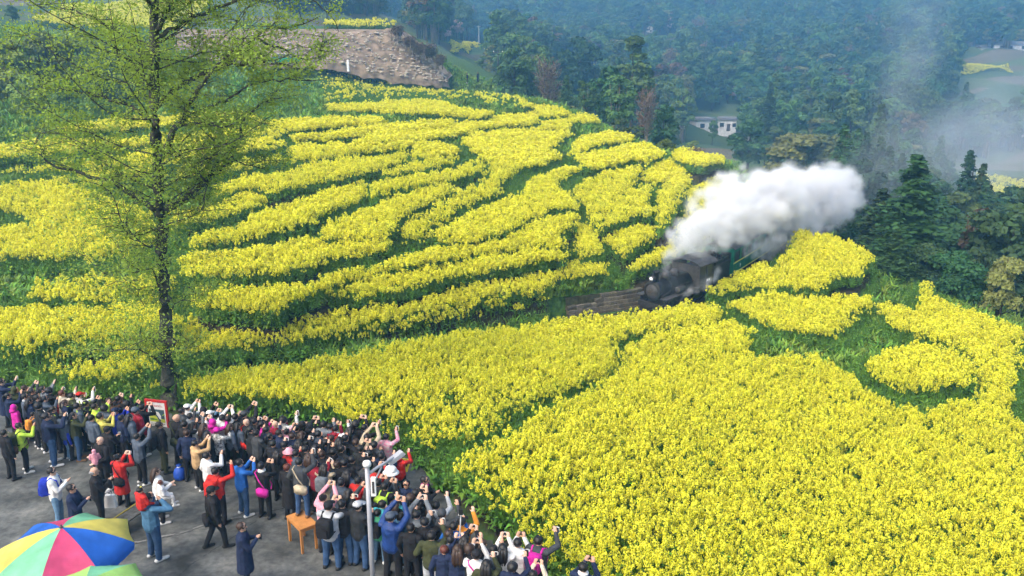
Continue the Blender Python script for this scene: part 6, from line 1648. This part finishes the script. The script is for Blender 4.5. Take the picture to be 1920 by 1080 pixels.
X(301,905,'wht','wht','child in white carried by the long brown haired person','kid',1.0,hc='r',z0=.45,legs='sit',rz=-60,phone=False)
man_ = X(277,933,'den','jean','person in blue denim jacket with a child on shoulders','carry',1.78,rz=-38,w=1.1,shoe=1,tone=0)
X(266,906,'red','jean','child in pink red coat riding on denim shoulders','kid',1.05,rz=-38,z0=1.05,legs='sit',band=True,phone=False,w=1.25,xy=(man_.location.x-.10,man_.location.y-.14))
X(4,1076,'blk','blk','person with black hair under the parasol at bottom left','down',1.6)
# --- around the trunk
X(341,771,'dgr','blk','person with black hair just right of the big trunk','eye')
X(351,764,'wht','blk','person in white cap right of the big trunk','up',hat=('cap','wht'))
X(357,781,'gry','blk','person in grey wearing a white mask by the trunk','eye')
X(372,787,'blk','blk','person in black beside the long haired white jacket','eye')
X(361,798,'wht','blk','person with long hair in white jacket near the trunk','one',1.62,'long')
X(393,776,'ljean','blk','person in white hat and pale blue jacket, back row','eye',hat=('cap','wht'))
X(383,769,'blk','blk','person in black hood behind the white hat','up',hat=('hood','blk'))
X(400,792,'mag','blk','person in bright pink hood, taller of the two pink heads','up',1.66,hat=('hood','mag'))
X(407,808,'camo','blk','person in black and white patterned jacket with pink hat','eye',1.60,hat=('beanie','mag'))
X(417,784,'wht','blk','person in white sleeves stretched high, black hair','high',1.70)
X(428,786,'blk','blk','person in black right of the white stretched sleeves','eye')
X(441,782,'blk','blk','slim person in black, second right of white stretched sleeves','eye')
X(458,777,'blk','blk','person in dark cap raising both arms above the bald head','high',1.76,hat=('cap','dgr'))
X(462,792,'blk','blk','bald person in black with red sling bag','eye',1.70,'bald',bag='red')
X(366,832,'tan','blk','person in tan sleeves and black vest raising arms','up',1.64,'short',shoe=1)
X(388,855,'wht','blk','person in white shirt holding a phone, left of blue jacket','eye',1.70,shoe=1)
X(404,884,'red','blk','person with grey and red backpack holding out a phone','one',1.66,pack='red')
X(396,920,'blk','blk','person in black suit and black cap walking','down',1.70,hat=('cap','blk'),legs='stride',bag='blk',rz=-60)
X(449,868,'blu','jean','person in bright blue jacket and jeans taking a photo','eye',1.72,shoe=1,rz=-45)
X(453,988,'nav','nav','person in long dark coat looking down at a phone','chest',1.64,hc='b',coat=True,rz=-75)
# --- middle group
X(491,796,'mag','blk','person in magenta jacket with dark ponytail','eye',1.62,'pony')
X(477,790,'blk','blk','person in black between red sling bag and magenta jacket','eye')
X(516,796,'crim','blk','bald person in dark red beside the magenta jacket','eye',1.66,'bald')
X(531,788,'camo','blk','person in patterned top with full black hair, back row','up',1.72,'big')
X(538,810,'floral','blk','person in floral top with arms up, middle back row','up',1.58)
X(556,803,'blk','blk','person in black, left of the black hooded pair','eye')
X(568,796,'blk','blk','person in black hood, left of the hooded pair','eye',hat=('hood','blk'))
X(581,798,'blk','blk','person in black hood, right of the hooded pair','up',hat=('hood','blk'))
X(607,796,'gry','dgr','person in grey coat with neat black hair, back row','eye',1.74)
X(597,814,'slate','blk','person in dark blue jacket under the grey coat','chest',1.66)
X(630,804,'wht','jean','person in white and red jacket with red backpack','one',1.62,pack='red')
X(619,800,'crim','blk','person in dark red behind the red backpack','eye')
X(542,849,'red','blk','person in pink sun hat and red coat','eye',1.58,hat=('sunhat','pnk'),coat=True)
X(490,874,'blk','blk','person in black suit with white collar and pink bag','eye',1.68,scarf='wht',bag='mag')
X(539,877,'blk','blk','person in long black coat left of the table','down',1.70,hc='r',coat=True)
X(512,832,'blk','blk','person in black behind the pink sun hat','eye')
X(533,834,'blk','blk','person in black just above the pink sun hat','chest')
X(561,830,'blk','blk','person in black with long hair, centre of crowd','eye',hair='long')
X(573,842,'blk','blk','person in black holding up a camera, centre of crowd','up')
X(590,868,'crim','blk','person in dark red jacket right of the table stander','eye',1.66)
X(608,876,'beige','brn','person with long black hair in brown coat, centre','eye',1.62,'long',coat=True,pack='gry')
X(645,868,'blk','blk','person in black in front of the grey backpack','down')
p_ = TABLE
X(561,866,'dgr','jean','person standing on the table with a beige shoulder bag','up',1.68,z0=.755,bag='beige',shoe=2,rz=-20)
X(667,796,'blk','blk','person with very full black hair at the back edge','up',1.74,'big')
X(657,806,'blk','blk','person with long black hair beside the fullest hair','down',1.64,'long',coat=True)
X(684,802,'blk','blk','person in black with phone behind the beige shirt','up')
X(689,820,'beige','blk','person in beige shirt with both arms bent overhead','high',1.74,rz=-25)
X(724,819,'floral','gry','person in white floral shirt raising a phone, field edge','up',1.62)
X(660,862,'blk','blk','person in black leaning forward taking a photo, centre','eye',1.70)
X(672,901,'red','blk','person in red vest left of the lamp post','down',1.70)
X(706,880,'red','blk','person in red right behind the lamp post','eye',1.66)
X(692,850,'blk','blk','person in black directly behind the lamp post top','eye')
X(716,856,'nav','blk','person in navy under the slanting lamp arm','eye')
X(748,853,'red','blk','person in red with red hood near the yellow board','eye',1.55,hat=('hood','red'))
X(733,886,'gry','blk','person wearing a big round white hat','down',1.66,hat=('whitehat','wht'))
X(722,912,'blk','blk','person in black with neon green backpack','eye',1.68,pack='neon')
X(744,908,'red','red','child in red jacket behind the neon green backpack','down',1.25)
X(762,908,'nav','blk','person in navy facing the camera near the field edge','down',1.6,rz=170,face=True,phone=False)
X(796,901,'blk','blk','person in black coat with pink scarf at the field edge','chest',1.64,scarf='mag',rz=-100,phone=False,coat=True)
X(780,925,'blk','blk','person in black below the pink scarf','eye')
X(709,905,'dgr','blk','person in dark grey holding a phone by the post','eye',1.64)
# --- lower middle
X(616,949,'lgr','jean','person in light grey shirt and cap with large black backpack','eye',1.76,hat=('cap','blk'),pack='blk',rz=-15,w=1.08,shoe=0)
X(606,934,'pnk','blk','person in pink jacket lifting a phone high','high',1.60,'bun')
X(641,945,'blk','jean','person in black with a camera by the grey cap','eye',1.70)
X(671,949,'leath','jean','person in grey cap and black leather jacket','chest',1.74,hat=('cap','lgr'),rz=-40,w=1.08,shoe=0,phone=False)
X(708,962,'grn','ljean','child in green jacket and light jeans by the post','eye',1.42,pack='blk')
X(732,970,'puff','blk','person in shiny blue puffer jacket with cap, arms raised','high',1.76,hat=('cap','slate'),w=1.1,rz=-25)
X(717,946,'teal','blk','person in teal jacket behind the green jacket child','up',1.60)
X(752,970,'den','blk','person in long denim coat right of the blue puffer','up',1.62,coat=True)
X(781,965,'gry','blk','person in grey hoodie raising a phone','high',1.70,rz=-15)
X(762,945,'teal','blk','person in turquoise top hidden behind the blue puffer','up',1.6)
X(796,979,'blk','blk','person in black just right of the grey hoodie','eye')
X(809,1005,'olive','lgr','person in olive parka and pale trousers','up',1.66,rz=-10)
X(829,964,'dgr','blk','person in grey beanie at the field edge','one',1.70,hat=('beanie','dgr'))
X(818,948,'lgr','blk','person in pale jacket behind the grey beanie','up',1.6)
X(833,1031,'nav','nav','person with short red brown hair in navy','down',1.55,hc='r',rz=0)
X(851,987,'blu','blk','person in blue jacket with black hair, orange sleeve beside','eye',1.66)
X(866,978,'ora','blk','person in orange sleeves holding a selfie stick','up',1.62,phone=False)
X(872,1012,'blk','blk','person with very long black hair, right of blue jacket','up',1.64,'long')
X(893,1041,'wht','blk','person in white jacket and black cap, bottom edge','up',1.66,hat=('cap','blk'),bag='mag')
X(912,1058,'olive','blk','person with dark hair in dark green at bottom edge','eye',1.6,'long')
X(943,1028,'wht','blk','person in white jacket with long straight black hair','up',1.62,'long')
X(971,1018,'wht','blk','person in white jacket with short hair, right pair','eye',1.66)
X(961,1064,'nav','blk','person with dark hair in navy at bottom edge','up',1.6,'big')
X(1010,1014,'dgr','blk','person in dark grey with bright purple backpack','one',1.70,pack='mag')
X(1094,1064,'nav','blk','person in navy with white collar standing in the flowers','eye',1.70,scarf='wht',z0=-.2)
X(1000,1078,'cream','blk','person raising pale hands at the bottom edge','up',1.5)
# packed dark figures that show as little more than heads between the others
def filler(hx, hy):
    g = random.Random(hx * 7 + hy); lab = 'person in plain dark clothes half hidden in the packed crowd'
    LABELS.pop(lab, None)
    person(hx, hy, g.choice(['blk', 'blk', 'dgr', 'nav', 'slate', 'leath']), 'blk', lab, g.choice(['eye', 'down', 'down', 'up', 'chest']), g.uniform(1.55, 1.76), g.choice(['short', 'short', 'big', 'long', 'pony']), g.choice('kkkb'), phone=False)
for q in ((15,742),(55,752),(84,748),(122,755),(145,762),(100,768),(118,780),(72,762),(196,766),(228,784),(243,782),(346,796),(350,812),(383,800),(390,815),(432,800),(446,798),(470,806),(481,812),(500,806),(506,818),(524,812),(548,818),(566,815),(584,820),(611,830),(622,822),(636,826),(648,822),(668,830),(676,842),(702,834),(641,842),(625,848),(592,840),(604,852),(580,856),(520,850),(555,850),(632,872),(652,888),(684,872),(640,905),(655,925),(690,930),(770,935),(788,945),(806,962),(842,1002),(858,1030),(880,1030),(770,990),(742,945),(925,1030),(845,1012),(905,1020)):
    filler(*q)
# --- two walkers far off on the ridge
X(876,138,'blk','blk','tiny person in dark clothes on the ridge, left one','down',1.7,Y=150,rz=90)
X(896,136,'blk','blk','tiny person in dark clothes on the ridge, right one','down',1.75,Y=150,rz=60)
# selfie stick held by the orange sleeves
a = at_z(862, 1010, 1.55); b = at_z(864, 965, 2.35); st = empty('selfie_stick', tuple(a)); tag(st, 'white selfie stick with black camera held above orange sleeves', 'selfie stick')
MB().tube([(0, 0, 0), tuple(b - a)], .014, 6).build('stick', M_WHITE, st); MB().box(tuple(b - a + np.array([0, 0, .07])), (.10, .05, .14)).build('camera', SHOES[0], st); MB().box(tuple(b - a), (.12, .04, .02)).build('clamp', M_WHITE, st)
# white shopping bag by the red coat
P = at_z(207, 938, .55); sb = empty('shopping_bag', (P[0], P[1], P[2] - .2)); tag(sb, 'white shopping bag hanging beside the bright red coat', 'bag')
MB().box((0, 0, .18), (.32, .14, .38), taper=.8).build('bag_body', M_WHITE, sb)
for y in (-.05, .05): MB().tube([(-.08, y, .36), (-.05, y, .5), (.05, y, .5), (.08, y, .36)], .008, 5).build('handle', M_WHITE, sb)
print('people', n_person, 'body meshes', len(BODY), [len(m.polygons) for m in BODY.values()][:4])
